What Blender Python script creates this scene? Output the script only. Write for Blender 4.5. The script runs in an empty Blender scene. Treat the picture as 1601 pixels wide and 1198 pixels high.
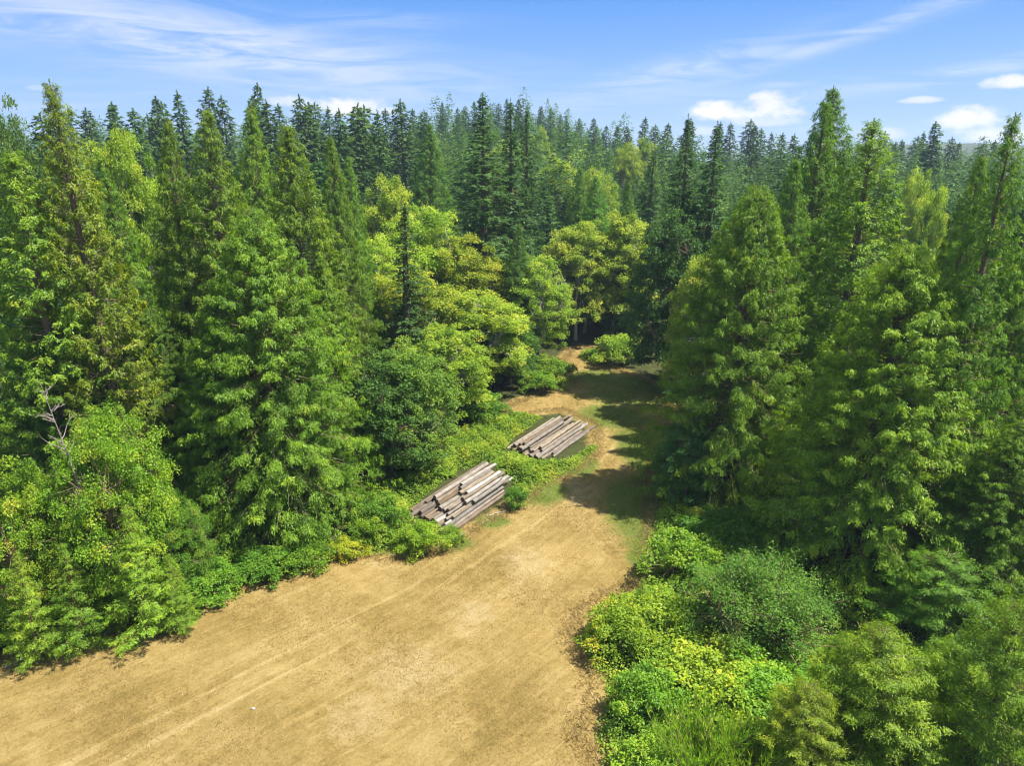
import bpy, math, random
import numpy as np
from mathutils import Vector

# ------------------------------------------------------------------ camera, sky, sun
SC = bpy.context.scene
COL = SC.collection
H = 32.0                       # drone height above the clearing
PITCH = math.radians(17.9)     # looking down
F = 1109.0                     # focal length in pixels of the 1601-wide photograph
cam_d = bpy.data.cameras.new('camera')
cam_d.sensor_fit = 'HORIZONTAL'
cam_d.sensor_width = 36.0
cam_d.lens = 36.0 * F / 1601.0
cam_d.clip_start = 0.1
cam_d.clip_end = 20000
cam = bpy.data.objects.new('camera', cam_d)
COL.objects.link(cam)
cam.location = (0, 0, H)
cam.rotation_euler = (math.pi / 2 - PITCH, 0, 0)
SC.camera = cam

SUN_EL = math.radians(62)
SUN_AZ = math.atan2(1.0, -0.10)          # clockwise from +Y
sun_from = Vector((math.sin(SUN_AZ) * math.cos(SUN_EL), math.cos(SUN_AZ) * math.cos(SUN_EL), math.sin(SUN_EL)))
sd = bpy.data.lights.new('sun', 'SUN')
sd.energy = 5.0
sd.angle = math.radians(0.53)
sd.color = (1.0, 0.95, 0.86)
sun = bpy.data.objects.new('sun', sd)
COL.objects.link(sun)
sun.rotation_euler = (-sun_from).to_track_quat('-Z', 'Y').to_euler()

SC.view_settings.view_transform = 'Standard'
SC.view_settings.look = 'None'
SC.view_settings.exposure = 1.28
SC.view_settings.gamma = 1.0
SC.render.engine = 'CYCLES'
SC.cycles.max_bounces = 6
SC.cycles.diffuse_bounces = 4
SC.cycles.glossy_bounces = 1
SC.cycles.transmission_bounces = 3
SC.cycles.volume_bounces = 0
SC.cycles.transparent_max_bounces = 4
SC.cycles.caustics_reflective = False
SC.cycles.caustics_refractive = False
SC.cycles.use_denoising = True
SC.cycles.filter_width = 1.2

W = bpy.data.worlds.new('World')
SC.world = W
W.use_nodes = True


class NT:
    """tiny node-tree helper"""
    def __init__(self, tree):
        self.t = tree
        self.n = tree.nodes
        self.l = tree.links

    def node(self, typ, ins=None, **kw):
        nd = self.n.new(typ)
        for k, v in kw.items():
            setattr(nd, k, v)
        for k, v in (ins or {}).items():
            if isinstance(v, bpy.types.NodeSocket):
                self.l.new(v, nd.inputs[k])
            else:
                nd.inputs[k].default_value = v
        return nd

    def math(self, op, a, b=0.0, c=None, clamp=False):
        ins = {0: a, 1: b}
        if c is not None:
            ins[2] = c
        return self.node('ShaderNodeMath', ins, operation=op, use_clamp=clamp).outputs[0]

    def mix(self, fac, a, b, blend='MIX'):
        nd = self.n.new('ShaderNodeMix')
        nd.data_type = 'RGBA'
        nd.blend_type = blend
        for idx, v in ((0, fac), (6, a), (7, b)):
            if isinstance(v, bpy.types.NodeSocket):
                self.l.new(v, nd.inputs[idx])
            else:
                nd.inputs[idx].default_value = v if idx == 0 else (tuple(v) + (1,))[:4]
        return nd.outputs[2]

    def ramp(self, fac, stops, interp='LINEAR'):
        nd = self.n.new('ShaderNodeValToRGB')
        cr = nd.color_ramp
        cr.interpolation = interp
        while len(cr.elements) < len(stops):
            cr.elements.new(0.5)
        for e, (p, c) in zip(cr.elements, stops):
            e.position = p
            e.color = (tuple(c) + (1,))[:4] if not isinstance(c, (int, float)) else (c, c, c, 1)
        self.l.new(fac, nd.inputs[0])
        return nd.outputs[0]

    def step(self, v, lo, hi):
        return self.node('ShaderNodeMapRange', {0: v, 1: lo, 2: hi, 3: 0.0, 4: 1.0}, interpolation_type='SMOOTHSTEP').outputs[0]

    def noise(self, vec, scale, detail=4, rough=0.55, dist=0.0):
        return self.node('ShaderNodeTexNoise', {'Vector': vec, 'Scale': scale, 'Detail': detail, 'Roughness': rough, 'Distortion': dist}).outputs[0]


def pix_azel(px, py):
    cx, cy = (px - 800.5) / F, (599 - py) / F
    x, y, z = cx, math.cos(PITCH) + math.sin(PITCH) * cy, -math.sin(PITCH) + math.cos(PITCH) * cy
    return math.atan2(x, y), math.atan2(z, math.hypot(x, y))


def build_world():
    w = NT(W.node_tree)
    w.n.clear()
    out = w.n.new('ShaderNodeOutputWorld')
    bg = w.n.new('ShaderNodeBackground')
    sky = w.n.new('ShaderNodeTexSky')
    sky.sky_type = 'NISHITA'
    sky.sun_disc = False
    sky.sun_elevation = SUN_EL
    sky.sun_rotation = SUN_AZ
    sky.altitude = 200
    sky.air_density = 1.0
    sky.dust_density = 0.15
    sky.ozone_density = 3.0
    co = w.n.new('ShaderNodeTexCoord').outputs['Generated']
    sep = w.node('ShaderNodeSeparateXYZ', {0: co})
    X, Y, Z = sep.outputs
    az = w.math('ARCTAN2', X, Y)
    el = w.math('ARCSINE', Z)
    grad = w.ramp(w.math('MULTIPLY', el, 2.0 / math.pi, clamp=True), [(0.0, (0.40, 0.57, 0.93)), (0.05, (0.26, 0.48, 0.92)), (0.12, (0.085, 0.315, 0.88)), (0.2, (0.045, 0.235, 0.81)), (0.42, (0.52, 0.64, 0.93)), (1.0, (0.68, 0.76, 0.95))])  # upper stops, out of frame, are whitened to add soft fill light
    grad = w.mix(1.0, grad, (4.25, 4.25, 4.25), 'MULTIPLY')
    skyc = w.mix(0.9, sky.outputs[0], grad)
    # high cirrus: wispy noise on a flat sheet overhead
    zz = w.math('ADD', w.math('MAXIMUM', Z, 0.0), 0.06)
    u = w.math('DIVIDE', X, zz)
    v = w.math('DIVIDE', Y, zz)
    cvec = w.node('ShaderNodeCombineXYZ', {0: w.math('ADD', w.math('MULTIPLY', u, 0.32), w.math('MULTIPLY', v, 0.10)), 1: w.math('SUBTRACT', w.math('MULTIPLY', v, 0.75), w.math('MULTIPLY', u, 0.30)), 2: 3.7}).outputs[0]
    n1 = w.noise(cvec, 0.75, 7, 0.6, 1.1)
    n2 = w.noise(w.node('ShaderNodeVectorMath', {0: cvec, 1: (5.1, 2.3, 1.0)}, operation='ADD').outputs[0], 0.35, 3, 0.5, 0.4)
    cir = w.math('MULTIPLY', w.step(n1, 0.44, 0.78), w.step(n2, 0.40, 0.62))
    cir = w.math('MULTIPLY', cir, 0.30)
    # named streaks of cirrus and small cumulus by compass direction
    aevec = w.node('ShaderNodeCombineXYZ', {0: az, 1: w.math('MULTIPLY', el, 1.7), 2: 0.0}).outputs[0]
    fine = w.noise(aevec, 27.0, 9, 0.58, 0.0)
    wisp = w.noise(w.node('ShaderNodeCombineXYZ', {0: w.math('MULTIPLY', az, 3.0), 1: w.math('MULTIPLY', el, 26.0), 2: 0.0}).outputs[0], 1.6, 7, 0.62, 1.3)
    total = cir
    for (px, py, rx, ry, slope, amt) in ((330, 70, 330, 42, 0.12, 0.75), (260, 35, 260, 20, 0.05, 0.4), (560, 30, 130, 10, 0.0, 0.3), (430, 95, 90, 7, 0.0, 0.35),
                                         (1050, 115, 190, 20, -0.22, 0.55), (1330, 55, 220, 12, -0.28, 0.45), (1530, 108, 160, 11, -0.12, 0.55), (960, 150, 200, 18, 0.0, 0.3), (1240, 128, 60, 6, -0.1, 0.35)):
        a0, e0 = pix_azel(px, py)
        da = w.math('SUBTRACT', az, a0)
        de = w.math('ADD', w.math('SUBTRACT', el, e0), w.math('MULTIPLY', da, slope))
        d2 = w.math('ADD', w.math('POWER', w.math('ABSOLUTE', w.math('DIVIDE', da, rx / F)), 2.0), w.math('POWER', w.math('ABSOLUTE', w.math('DIVIDE', de, ry / F)), 2.0))
        g = w.math('EXPONENT', w.math('MULTIPLY', d2, -1.0))
        g = w.math('MULTIPLY', w.math('MULTIPLY', g, w.step(wisp, 0.30, 0.66)), min(1.0, amt * 1.35))
        total = w.math('MAXIMUM', total, g)
    cum = None
    for (px, py, rx, ry, amt) in ((548, 170, 46, 17, 1.0), (595, 174, 30, 7, .6), (455, 160, 40, 9, 0.55), (500, 168, 30, 7, .45), (1135, 176, 48, 17, 1.0), (1215, 170, 40, 20, 0.9), (1190, 188, 50, 10, .5), (1522, 188, 42, 15, 0.95), (1570, 210, 48, 16, 0.9),
                                  (1578, 130, 28, 9, 0.8), (1438, 157, 24, 5, 0.6), (1370, 212, 40, 8, 0.5), (65, 138, 16, 4, 0.3), (1105, 205, 26, 9, 0.5)):
        a0, e0 = pix_azel(px, py)
        da = w.math('DIVIDE', w.math('SUBTRACT', az, a0), 1.1 * rx / F)
        de = w.math('DIVIDE', w.math('SUBTRACT', el, e0), 1.1 * ry / F)
        de = w.math('MULTIPLY', de, w.math('ADD', w.math('MULTIPLY', w.math('LESS_THAN', de, 0.0), 0.5), 1.0))
        d2 = w.math('ADD', w.math('MULTIPLY', da, da), w.math('MULTIPLY', de, de))
        g = w.math('SUBTRACT', 1.2, d2)
        g = w.math('ADD', g, w.math('MULTIPLY', w.math('SUBTRACT', fine, 0.5), 3.8))
        g = w.math('MULTIPLY', w.step(g, -0.1, 1.3), amt)
        cum = g if cum is None else w.math('MAXIMUM', cum, g)
    c1 = w.mix(total, skyc, (3.3, 3.6, 4.3))
    c2 = w.mix(cum, c1, (4.6, 4.4, 4.4))
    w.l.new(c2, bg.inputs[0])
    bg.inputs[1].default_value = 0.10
    w.l.new(bg.outputs[0], out.inputs[0])


build_world()

# ------------------------------------------------------------------ placing helpers
def ray(px, py):
    cx, cy = (px - 800.5) / F, (599 - py) / F
    return np.array((cx, math.cos(PITCH) + math.sin(PITCH) * cy, -math.sin(PITCH) + math.cos(PITCH) * cy))


def smooth(x, a, b):
    t = np.clip((np.asarray(x, float) - a) / (b - a), 0, 1)
    return t * t * (3 - 2 * t)


def terrain(x, y):
    x = np.asarray(x, float)
    y = np.asarray(y, float)
    hill = 24 * smooth(y, 170, 420) * (smooth(x, -700, -260) * (1 - smooth(x, 0, 130)) * 0.62 + 0.62 * np.exp(-((x - 2) / 72.0) ** 2))
    far = 46 * smooth(y, 1150, 1500) * np.exp(-((x - 1000) / 190.0) ** 2)
    far = far + 14 * smooth(y, 1000, 1500) * (0.6 + 0.4 * np.sin(x * 0.006))
    roll = 0.12 * np.sin(x * 0.21 + 1.0) * np.sin(y * 0.17) + 0.05 * np.sin(x * 0.7 + y * 0.5)
    return hill + far + roll


def gpt(px, py, z=0.0):
    d = ray(px, py)
    t = (H - z) / -d[2]
    return d[0] * t, d[1] * t


def at(px, py, Y):
    d = ray(px, py)
    t = Y / d[1]
    return d[0] * t, Y, H + d[2] * t


def mpp(Y, z):
    """metres per photo pixel at distance Y and height z"""
    return (Y * math.cos(PITCH) + (H - z) * math.sin(PITCH)) / F


# ------------------------------------------------------------------ mesh helpers
def mesh_obj(name, verts, faces, mat, parent=None, attrs=None, smooth_shade=False, mesh=None):
    if mesh is None:
        mesh = make_mesh(name, verts, faces, mat, attrs, smooth_shade)
    o = bpy.data.objects.new(name, mesh)
    COL.objects.link(o)
    if parent is not None:
        o.parent = parent
    return o


def make_mesh(name, verts, faces, mat, attrs=None, smooth_shade=False):
    """faces: (M,4) or (M,3) int array, or a list of such arrays"""
    verts = np.asarray(verts, np.float32)
    fl = faces if isinstance(faces, list) else [faces]
    fl = [np.asarray(f, np.int32) for f in fl if len(f)]
    loops = np.concatenate([f.ravel() for f in fl])
    sizes = np.concatenate([np.full(len(f), f.shape[1], np.int32) for f in fl])
    starts = np.concatenate(([0], np.cumsum(sizes)[:-1])).astype(np.int32)
    me = bpy.data.meshes.new(name)
    me.vertices.add(len(verts))
    me.vertices.foreach_set('co', verts.ravel())
    me.loops.add(len(loops))
    me.loops.foreach_set('vertex_index', loops)
    me.polygons.add(len(sizes))
    me.polygons.foreach_set('loop_start', starts)
    me.polygons.foreach_set('loop_total', sizes)
    if smooth_shade:
        me.polygons.foreach_set('use_smooth', np.ones(len(sizes), bool))
    for k, a in (attrs or {}).items():
        a = np.asarray(a, np.float32)
        if a.ndim == 1:
            at_ = me.attributes.new(k, 'FLOAT', 'POINT')
            at_.data.foreach_set('value', a)
        else:
            at_ = me.attributes.new(k, 'FLOAT_VECTOR', 'POINT')
            at_.data.foreach_set('vector', a.ravel())
    me.update(calc_edges=True)
    me.validate()
    if mat:
        me.materials.append(mat)
    return me


def unit(v):
    n = np.linalg.norm(v, axis=-1, keepdims=True)
    return v / np.maximum(n, 1e-9)


class Leaves:
    """collects many small folded diamond leaves"""
    def __init__(self):
        self.v = []
        self.t = []
        self.n = 0

    def add(self, P, D, N, L, Wd, tone, fold=0.18):
        D = unit(D)
        S = unit(np.cross(N, D))
        N = np.cross(D, S)
        L = np.asarray(L)[:, None]
        Wd = np.asarray(Wd)[:, None]
        mid = P + D * L * 0.42
        a = P
        b = mid + S * Wd * 0.5 - N * Wd * fold
        c = P + D * L - N * L * 0.12
        d = mid - S * Wd * 0.5 - N * Wd * fold
        self.v.append(np.stack((a, b, c, d), 1).reshape(-1, 3))
        self.t.append(np.repeat(tone, 4))
        self.n += len(P)

    def data(self):
        v = np.concatenate(self.v)
        return v, np.arange(len(v), dtype=np.int32).reshape(-1, 4), {'tone': np.concatenate(self.t)}


class Tubes:
    """collects bent tapering tubes"""
    def __init__(self):
        self.v, self.f, self.k, self.t = [], [], 0, []

    def add(self, pts, radii, sides=6, tone=0.5, cap=False):
        pts = np.asarray(pts, float)
        radii = np.asarray(radii, float)
        tg = unit(np.gradient(pts, axis=0))
        ref = np.array((0, 0, 1.0)) if abs(tg[:, 2]).mean() < 0.8 else np.array((1.0, 0, 0))
        A = unit(np.cross(tg, ref))
        B = np.cross(tg, A)
        th = np.arange(sides) * 2 * math.pi / sides
        ring = pts[:, None] + radii[:, None, None] * (A[:, None] * np.cos(th)[None, :, None] + B[:, None] * np.sin(th)[None, :, None])
        n = len(pts)
        i, j = np.meshgrid(np.arange(n - 1), np.arange(sides), indexing='ij')
        j2 = (j + 1) % sides
        q = np.stack((i * sides + j, i * sides + j2, (i + 1) * sides + j2, (i + 1) * sides + j), -1).reshape(-1, 4) + self.k
        self.v.append(ring.reshape(-1, 3))
        self.t.append(np.full(n * sides, tone))
        self.f.append(q)
        self.k += n * sides

    def data(self):
        return np.concatenate(self.v), np.concatenate(self.f), {'tone': np.concatenate(self.t)}


# ------------------------------------------------------------------ materials
def leaf_material(name, stops, trans_mul=(1.3, 1.3, 0.55), trans=0.36, gloss=0.012):
    """colour by leaf (attribute tone), by tree (object colour) and by a broad noise along the tree"""
    m = bpy.data.materials.new(name)
    m.use_nodes = True
    w = NT(m.node_tree)
    w.n.clear()
    tone = w.node('ShaderNodeAttribute', attribute_name='tone').outputs['Fac']
    info = w.n.new('ShaderNodeObjectInfo')
    co = w.n.new('ShaderNodeTexCoord').outputs['Object']
    nz = w.noise(co, 0.55, 2, 0.5)
    fac = w.math('ADD', tone, w.math('MULTIPLY', w.math('SUBTRACT', nz, 0.5), 0.55), clamp=True)
    col = w.ramp(fac, stops)
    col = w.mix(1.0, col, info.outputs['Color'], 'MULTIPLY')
    hs = w.node('ShaderNodeHueSaturation', {'Hue': w.math('ADD', 0.490, w.math('MULTIPLY', info.outputs['Random'], 0.011)), 'Saturation': 1.0,
                                            'Value': w.math('ADD', 0.9, w.math('MULTIPLY', info.outputs['Random'], 0.2)), 'Color': col}).outputs[0]
    d = w.node('ShaderNodeBsdfDiffuse', {'Color': hs})
    t = w.node('ShaderNodeBsdfTranslucent', {'Color': w.mix(1.0, hs, trans_mul, 'MULTIPLY')})
    mx = w.node('ShaderNodeMixShader', {0: trans, 1: d.outputs[0], 2: t.outputs[0]})
    g = w.node('ShaderNodeBsdfAnisotropic', {'Color': (0.9, 0.95, 1.0, 1), 'Roughness': 0.5})
    mx2 = w.node('ShaderNodeMixShader', {0: gloss, 1: mx.outputs[0], 2: g.outputs[0]})
    out = w.n.new('ShaderNodeOutputMaterial')
    w.l.new(mx2.outputs[0], out.inputs[0])
    return m


def bark_material(name, dark, light, scale=3.0, stretch=6.0):
    m = bpy.data.materials.new(name)
    m.use_nodes = True
    w = NT(m.node_tree)
    b = w.n['Principled BSDF']
    co = w.n.new('ShaderNodeTexCoord').outputs['Object']
    mp = w.node('ShaderNodeMapping', {0: co, 3: (scale, scale, scale / stretch)}).outputs[0]
    n = w.noise(mp, 2.0, 6, 0.65)
    tone = w.node('ShaderNodeAttribute', attribute_name='tone').outputs['Fac']
    f = w.math('ADD', w.math('MULTIPLY', w.math('SUBTRACT', n, 0.5), 1.2), tone, clamp=True)
    w.l.new(w.mix(f, dark, light), b.inputs['Base Color'])
    b.inputs['Roughness'].default_value = 0.95
    b.inputs['Specular IOR Level'].default_value = 0.15
    bm = w.node('ShaderNodeBump', {'Strength': 0.6, 'Distance': 0.05, 'Height': n})
    w.l.new(bm.outputs[0], b.inputs['Normal'])
    return m


M_CEDAR = leaf_material('cedar_foliage', [(0.0, (0.062, 0.128, 0.012)), (0.45, (0.135, 0.250, 0.016)), (0.8, (0.235, 0.36, 0.026)), (1.0, (0.36, 0.41, 0.045))], trans=0.45)
M_FIR = leaf_material('fir_foliage', [(0.0, (0.034, 0.082, 0.020)), (0.5, (0.075, 0.155, 0.032)), (1.0, (0.15, 0.24, 0.045))], trans=0.38)
M_ALDER = leaf_material('alder_foliage', [(0.0, (0.11, 0.20, 0.020)), (0.4, (0.235, 0.345, 0.032)), (0.75, (0.36, 0.455, 0.045)), (1.0, (0.48, 0.50, 0.07))], trans=0.47)
M_DARKLEAF = leaf_material('maple_foliage', [(0.0, (0.038, 0.095, 0.020)), (0.5, (0.08, 0.175, 0.028)), (1.0, (0.16, 0.26, 0.04))], trans=0.42)
M_SHRUB = leaf_material('shrub_foliage', [(0.0, (0.085, 0.18, 0.016)), (0.5, (0.19, 0.33, 0.024)), (0.85, (0.33, 0.43, 0.035)), (1.0, (0.48, 0.43, 0.055))], trans=0.45)
M_STRAW = leaf_material('straw_blades', [(0.0, (0.20, 0.14, 0.038)), (0.5, (0.35, 0.255, 0.08)), (1.0, (0.50, 0.40, 0.15))], trans_mul=(1, 1, 1), trans=0.5, gloss=0.02)
M_BARK = bark_material('grey_brown_bark', (0.07, 0.048, 0.03), (0.32, 0.24, 0.16))
M_PALEBARK = bark_material('pale_grey_bark', (0.22, 0.20, 0.17), (0.52, 0.49, 0.44))
M_SNAG = bark_material('grey_dead_wood', (0.10, 0.08, 0.065), (0.34, 0.29, 0.25))
M_STEM = bark_material('brown_stems', (0.10, 0.06, 0.035), (0.30, 0.21, 0.12))


# ------------------------------------------------------------------ tree prototypes (meshes only; unit: metres)
def lump(rng, k=5):
    ph = rng.uniform(0, 6.28, (k, 2))
    fr = rng.integers(1, 5, k)
    fz = rng.uniform(3, 16, k)
    am = rng.uniform(0.4, 1.0, k)

    def f(az, u):
        s = 0
        for i in range(k):
            s = s + am[i] * np.sin(fr[i] * az + ph[i, 0] + fz[i] * u) * np.cos(fz[i] * 0.7 * u + ph[i, 1])
        return s / am.sum()
    return f


def conifer(seed, h, r, nbr, prof, e_low, e_top, droop, upc, twig_den, twig_len, hang, nleaf, L, Wd, base=0.03, clump=True, bare=0.08, limb_sides=3, irregular=0.28, limb_r=0.045, tone_mid=0.45, vs=0.22, lr=(0.74, 1.1), smin=0.3):
    rng = np.random.default_rng(seed)
    LV, TB = Leaves(), Tubes()
    nz = 14
    zt = np.linspace(-0.3, h, nz)
    lean = np.cumsum(rng.normal(0, 0.012 * h / nz, (nz, 2)), 0)
    tr = np.column_stack((lean, zt))
    TB.add(tr, np.maximum(0.02, 0.017 * h * (1 - np.clip(zt / h, 0, 1)) ** 0.8 + 0.012), 8, 0.35)
    lf = lump(rng)
    us = base + (0.985 - base) * (np.linspace(0, 1, nbr) ** 0.85)
    for i, u in enumerate(us):
        az = i * 2.39996 + rng.normal(0, 0.35)
        ln = r * prof(u) * rng.uniform(*lr) * (1 + irregular * lf(az, u))
        ln = max(ln, 0.25)
        e0 = math.tan(math.radians(e_low + (e_top - e_low) * u ** 1.3 + rng.normal(0, 6)))
        zb = u * h
        bx = np.interp(zb, zt, tr[:, 0]); by = np.interp(zb, zt, tr[:, 1])
        out = np.array((math.cos(az), math.sin(az), 0))
        tan = np.array((-out[1], out[0], 0))
        sw = rng.normal(0, 0.12)

        def pt(s):
            s = np.asarray(s)
            k = ln * (1 - 0.35 * u)
            return (np.array((bx, by, zb)) + out * (ln * s)[:, None] + tan * (sw * ln * s * s)[:, None]
                    + np.array((0, 0, 1.0)) * (k * (e0 * s - droop * s ** 2 + upc * s ** 4))[:, None])
        dead = rng.random() < bare
        ss = np.linspace(0, 1.0 if dead else 0.86, 6)
        TB.add(pt(ss), np.linspace(limb_r * (0.5 + 0.11 * ln), 0.012, 6), limb_sides, rng.uniform(0.45, 1.0) if dead else rng.uniform(0.3, 0.7))
        if dead and ln > 1.2:
            continue
        nt = max(5, int(twig_den * ln * rng.uniform(0.7, 1.25)))
        if clump:
            nc = max(2, int(ln * 0.75))
            cs = np.append(rng.uniform(smin, 0.9, nc - 1), 0.97)
            s = cs[rng.integers(0, nc, nt)] + rng.normal(0, 0.38 / max(ln, 0.8), nt)
        else:
            s = rng.uniform(0.12, 1.02, nt)
        s = np.clip(s, 0.1, 1.03)
        side = rng.choice((-1.0, 1.0), nt)
        P = pt(s)
        fw = rng.uniform(0.25, 0.9, nt)
        TD = unit(out * fw[:, None] + tan * (side * rng.uniform(0.5, 1.0, nt))[:, None] + np.array((0, 0, 1.0)) * rng.normal(-hang, vs, nt)[:, None])
        tl = twig_len * (0.35 + 0.65 * np.clip((1.08 - s) * ln / 1.6, 0, 1)) * rng.uniform(0.7, 1.25, nt) * min(1.0, 0.35 + ln * 0.4)
        btone = rng.normal(0, 0.10)
        ttone = rng.normal(0, 0.10, nt)
        q = rng.uniform(0.08, 1.0, (nt, nleaf))
        PP = P[:, None] + TD[:, None] * (tl[:, None] * q)[..., None] + np.array((0, 0, -1.0)) * (hang * 0.7 * tl[:, None] * q ** 2)[..., None]
        PP = PP + rng.normal(0, 0.035 + 0.12 * vs, PP.shape)
        latd = unit(np.cross(TD, np.array((0, 0, 1.0))))
        sd2 = rng.choice((-1.0, 1.0), (nt, nleaf))
        DD = TD[:, None] + latd[:, None] * (sd2 * rng.uniform(0.3, 0.9, (nt, nleaf)))[..., None] + np.array((0, 0, -1.0)) * (hang * rng.uniform(0.2, 1.1, (nt, nleaf)))[..., None]
        NN = np.array((0, 0, 0.85)) + out * 0.6 + rng.normal(0, 0.42, PP.shape)
        m = nt * nleaf
        tone = np.clip(tone_mid + btone + np.repeat(ttone, nleaf) + rng.normal(0, 0.12, m), 0, 1)
        sc = min(1.0, 0.55 + 0.25 * ln)
        LV.add(PP.reshape(m, 3), DD.reshape(m, 3), NN.reshape(m, 3), L * sc * rng.uniform(0.65, 1.3, m), Wd * sc * rng.uniform(0.7, 1.3, m), tone)
    # leader
    m = 26
    zz = h * (1 - 0.05 * rng.random(m))
    a = rng.uniform(0, 6.28, m)
    o = np.column_stack((np.cos(a), np.sin(a), np.full(m, 1.3)))
    P = np.column_stack((np.full(m, tr[-1, 0]), np.full(m, tr[-1, 1]), zz))
    LV.add(P, o, o * [1, 1, 0.2] + [0, 0, .5], np.full(m, L * 0.8), np.full(m, Wd * .8), np.full(m, tone_mid))
    return LV, TB


def broadleaf(seed, h, rx, base, nclump, cl_r, cl_h, per, L, Wd, nlimb=9, tone_spread=0.2, up=0.9, tone_mid=0.5, shape=1.0, trunk_r=None, skirt=0.0, irr=0.3):
    rng = np.random.default_rng(seed)
    LV, TB = Leaves(), Tubes()
    zc = h * (base + (1 - base) * 0.48)
    rz = h * (1 - base) * 0.54
    fork = np.array((rng.normal(0, 0.1), rng.normal(0, 0.1), h * max(base * 0.9, 0.06)))
    tr0 = trunk_r or 0.014 * h + 0.03
    top = np.array((rng.normal(0, .05) * rx, rng.normal(0, .05) * rx, h * (0.9 if h > 6 else 0.55)))
    TB.add(np.array([(0, 0, -0.25), fork * [0.5, 0.5, 0.55], fork, (fork + top) / 2 + rng.normal(0, .2, 3), top]), [tr0 * 1.15, tr0, tr0 * .85, tr0 * .5, 0.015], 7, 0.45)
    limbs = []
    for i in range(nlimb):
        az = i * 2.4 + rng.normal(0, .3)
        end = np.array((math.cos(az) * rx * rng.uniform(.55, .9), math.sin(az) * rx * rng.uniform(.55, .9), zc + rz * rng.uniform(-0.6, 0.75 if h > 6 else 0.1)))
        if h < 6:
            end[:2] *= .75
        st = fork + (top - fork) * rng.uniform(0, 0.55)
        mid = (st + end) / 2 + np.array((0, 0, 0.12 * rx)) + rng.normal(0, .08 * rx, 3)
        limbs.append((st, mid, end))
        TB.add(np.array([st, (st + mid) / 2, mid, (mid + end) / 2, end]), np.array([.5, .42, .34, .22, .08]) * tr0, 5, rng.uniform(.35, .75))
    lf = lump(rng)
    for i in range(nclump):
        d = unit(rng.normal(0, 1, 3))
        if d[2] < -0.55:
            d[2] *= -0.6
        if skirt and d[2] < 0.1:
            hl = math.hypot(d[0], d[1])
            d[:2] *= (1 - skirt) + skirt / max(hl, .2)
            d[2] *= 1.35
        rr = rng.uniform(0.45 if h > 6 else 0.05, 1.0) ** 0.5
        az = math.atan2(d[1], d[0])
        k = 1 + irr * lf(az, d[2])
        c = np.array((d[0] * rx * rr * k, d[1] * rx * rr * k, zc + d[2] * rz * rr * shape * (1 + .6 * irr * lf(az + 2, d[2]))))
        # twig from the nearest limb
        lm = limbs[int(np.argmin([np.linalg.norm(l[2] - c) for l in limbs]))]
        st = lm[1] + (lm[2] - lm[1]) * rng.uniform(0.2, 1)
        TB.add(np.array([st, (st + c) / 2 + rng.normal(0, .1, 3), c + d * cl_r * .4]), [.03, .022, .008], 3, rng.uniform(.4, .9))
        r_ = cl_r * rng.uniform(0.6, 1.35)
        hz = cl_h * rng.uniform(0.7, 1.3)
        n = int(per * rng.uniform(.7, 1.3))
        w = unit(rng.normal(0, 1, (n, 3)))
        w[:, 2] = np.abs(w[:, 2]) * np.where(rng.random(n) < 0.75, 1, -0.6)
        rad = rng.uniform(0.25, 1.0, n) ** 0.45
        # ragged pad: lobes around the clump
        rag = 1 + 0.28 * np.sin(3 * np.arctan2(w[:, 1], w[:, 0]) + rng.uniform(0, 6)) + 0.15 * np.sin(7 * np.arctan2(w[:, 1], w[:, 0]) + rng.uniform(0, 6))
        P = c + w * (rad * rag)[:, None] * np.array((r_, r_, hz))
        P[:, 2] -= 0.18 * ((P[:, 0] - c[0]) ** 2 + (P[:, 1] - c[1]) ** 2) / max(r_, .1)
        D = w * [1, 1, .5] + rng.normal(0, 0.6, (n, 3)) - [0, 0, 0.25]
        N = np.array((0, 0, up)) + w * 0.45 + rng.normal(0, 0.5, (n, 3))
        tone = np.clip(tone_mid + rng.normal(0, tone_spread) + rng.normal(0, 0.13, n), 0, 1)
        LV.add(P, D, N, L * rng.uniform(.65, 1.3, n), Wd * rng.uniform(.7, 1.25, n), tone, fold=0.1)
    P = LV
    return LV, TB


def tuft_plant(seed, h, r, n, L, Wd, tone_mid=0.5, lean=0.35):
    """upright broom-like plant of many thin wands"""
    rng = np.random.default_rng(seed)
    LV, TB = Leaves(), Tubes()
    for i in range(n):
        a = rng.uniform(0, 6.28)
        rr = r * math.sqrt(rng.random()) * 0.45
        b = np.array((math.cos(a) * rr, math.sin(a) * rr, 0))
        d = unit(np.array((math.cos(a) * lean * rng.uniform(.2, 1.4), math.sin(a) * lean * rng.uniform(.2, 1.4), 1.0)) + rng.normal(0, .1, 3))
        hh = h * rng.uniform(.55, 1.05) / d[2]
        s = np.linspace(0, 1, 4)
        pts = b + d * hh * s[:, None] + np.array((math.cos(a), math.sin(a), 0)) * (0.18 * r * s ** 2)[:, None]
        TB.add(pts, [.014, .012, .01, .004], 3, .5)
        m = 26
        q = rng.uniform(0.15, 1, m)
        P = b + d * hh * q[:, None] + np.array((math.cos(a), math.sin(a), 0)) * (0.18 * r * q ** 2)[:, None]
        D = d + rng.normal(0, .28, (m, 3))
        LV.add(P, D, rng.normal(0, 1, (m, 3)), L * rng.uniform(.6, 1.3, m), np.full(m, Wd), np.clip(tone_mid + rng.normal(0, .17, m), 0, 1))
    return LV, TB


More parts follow.
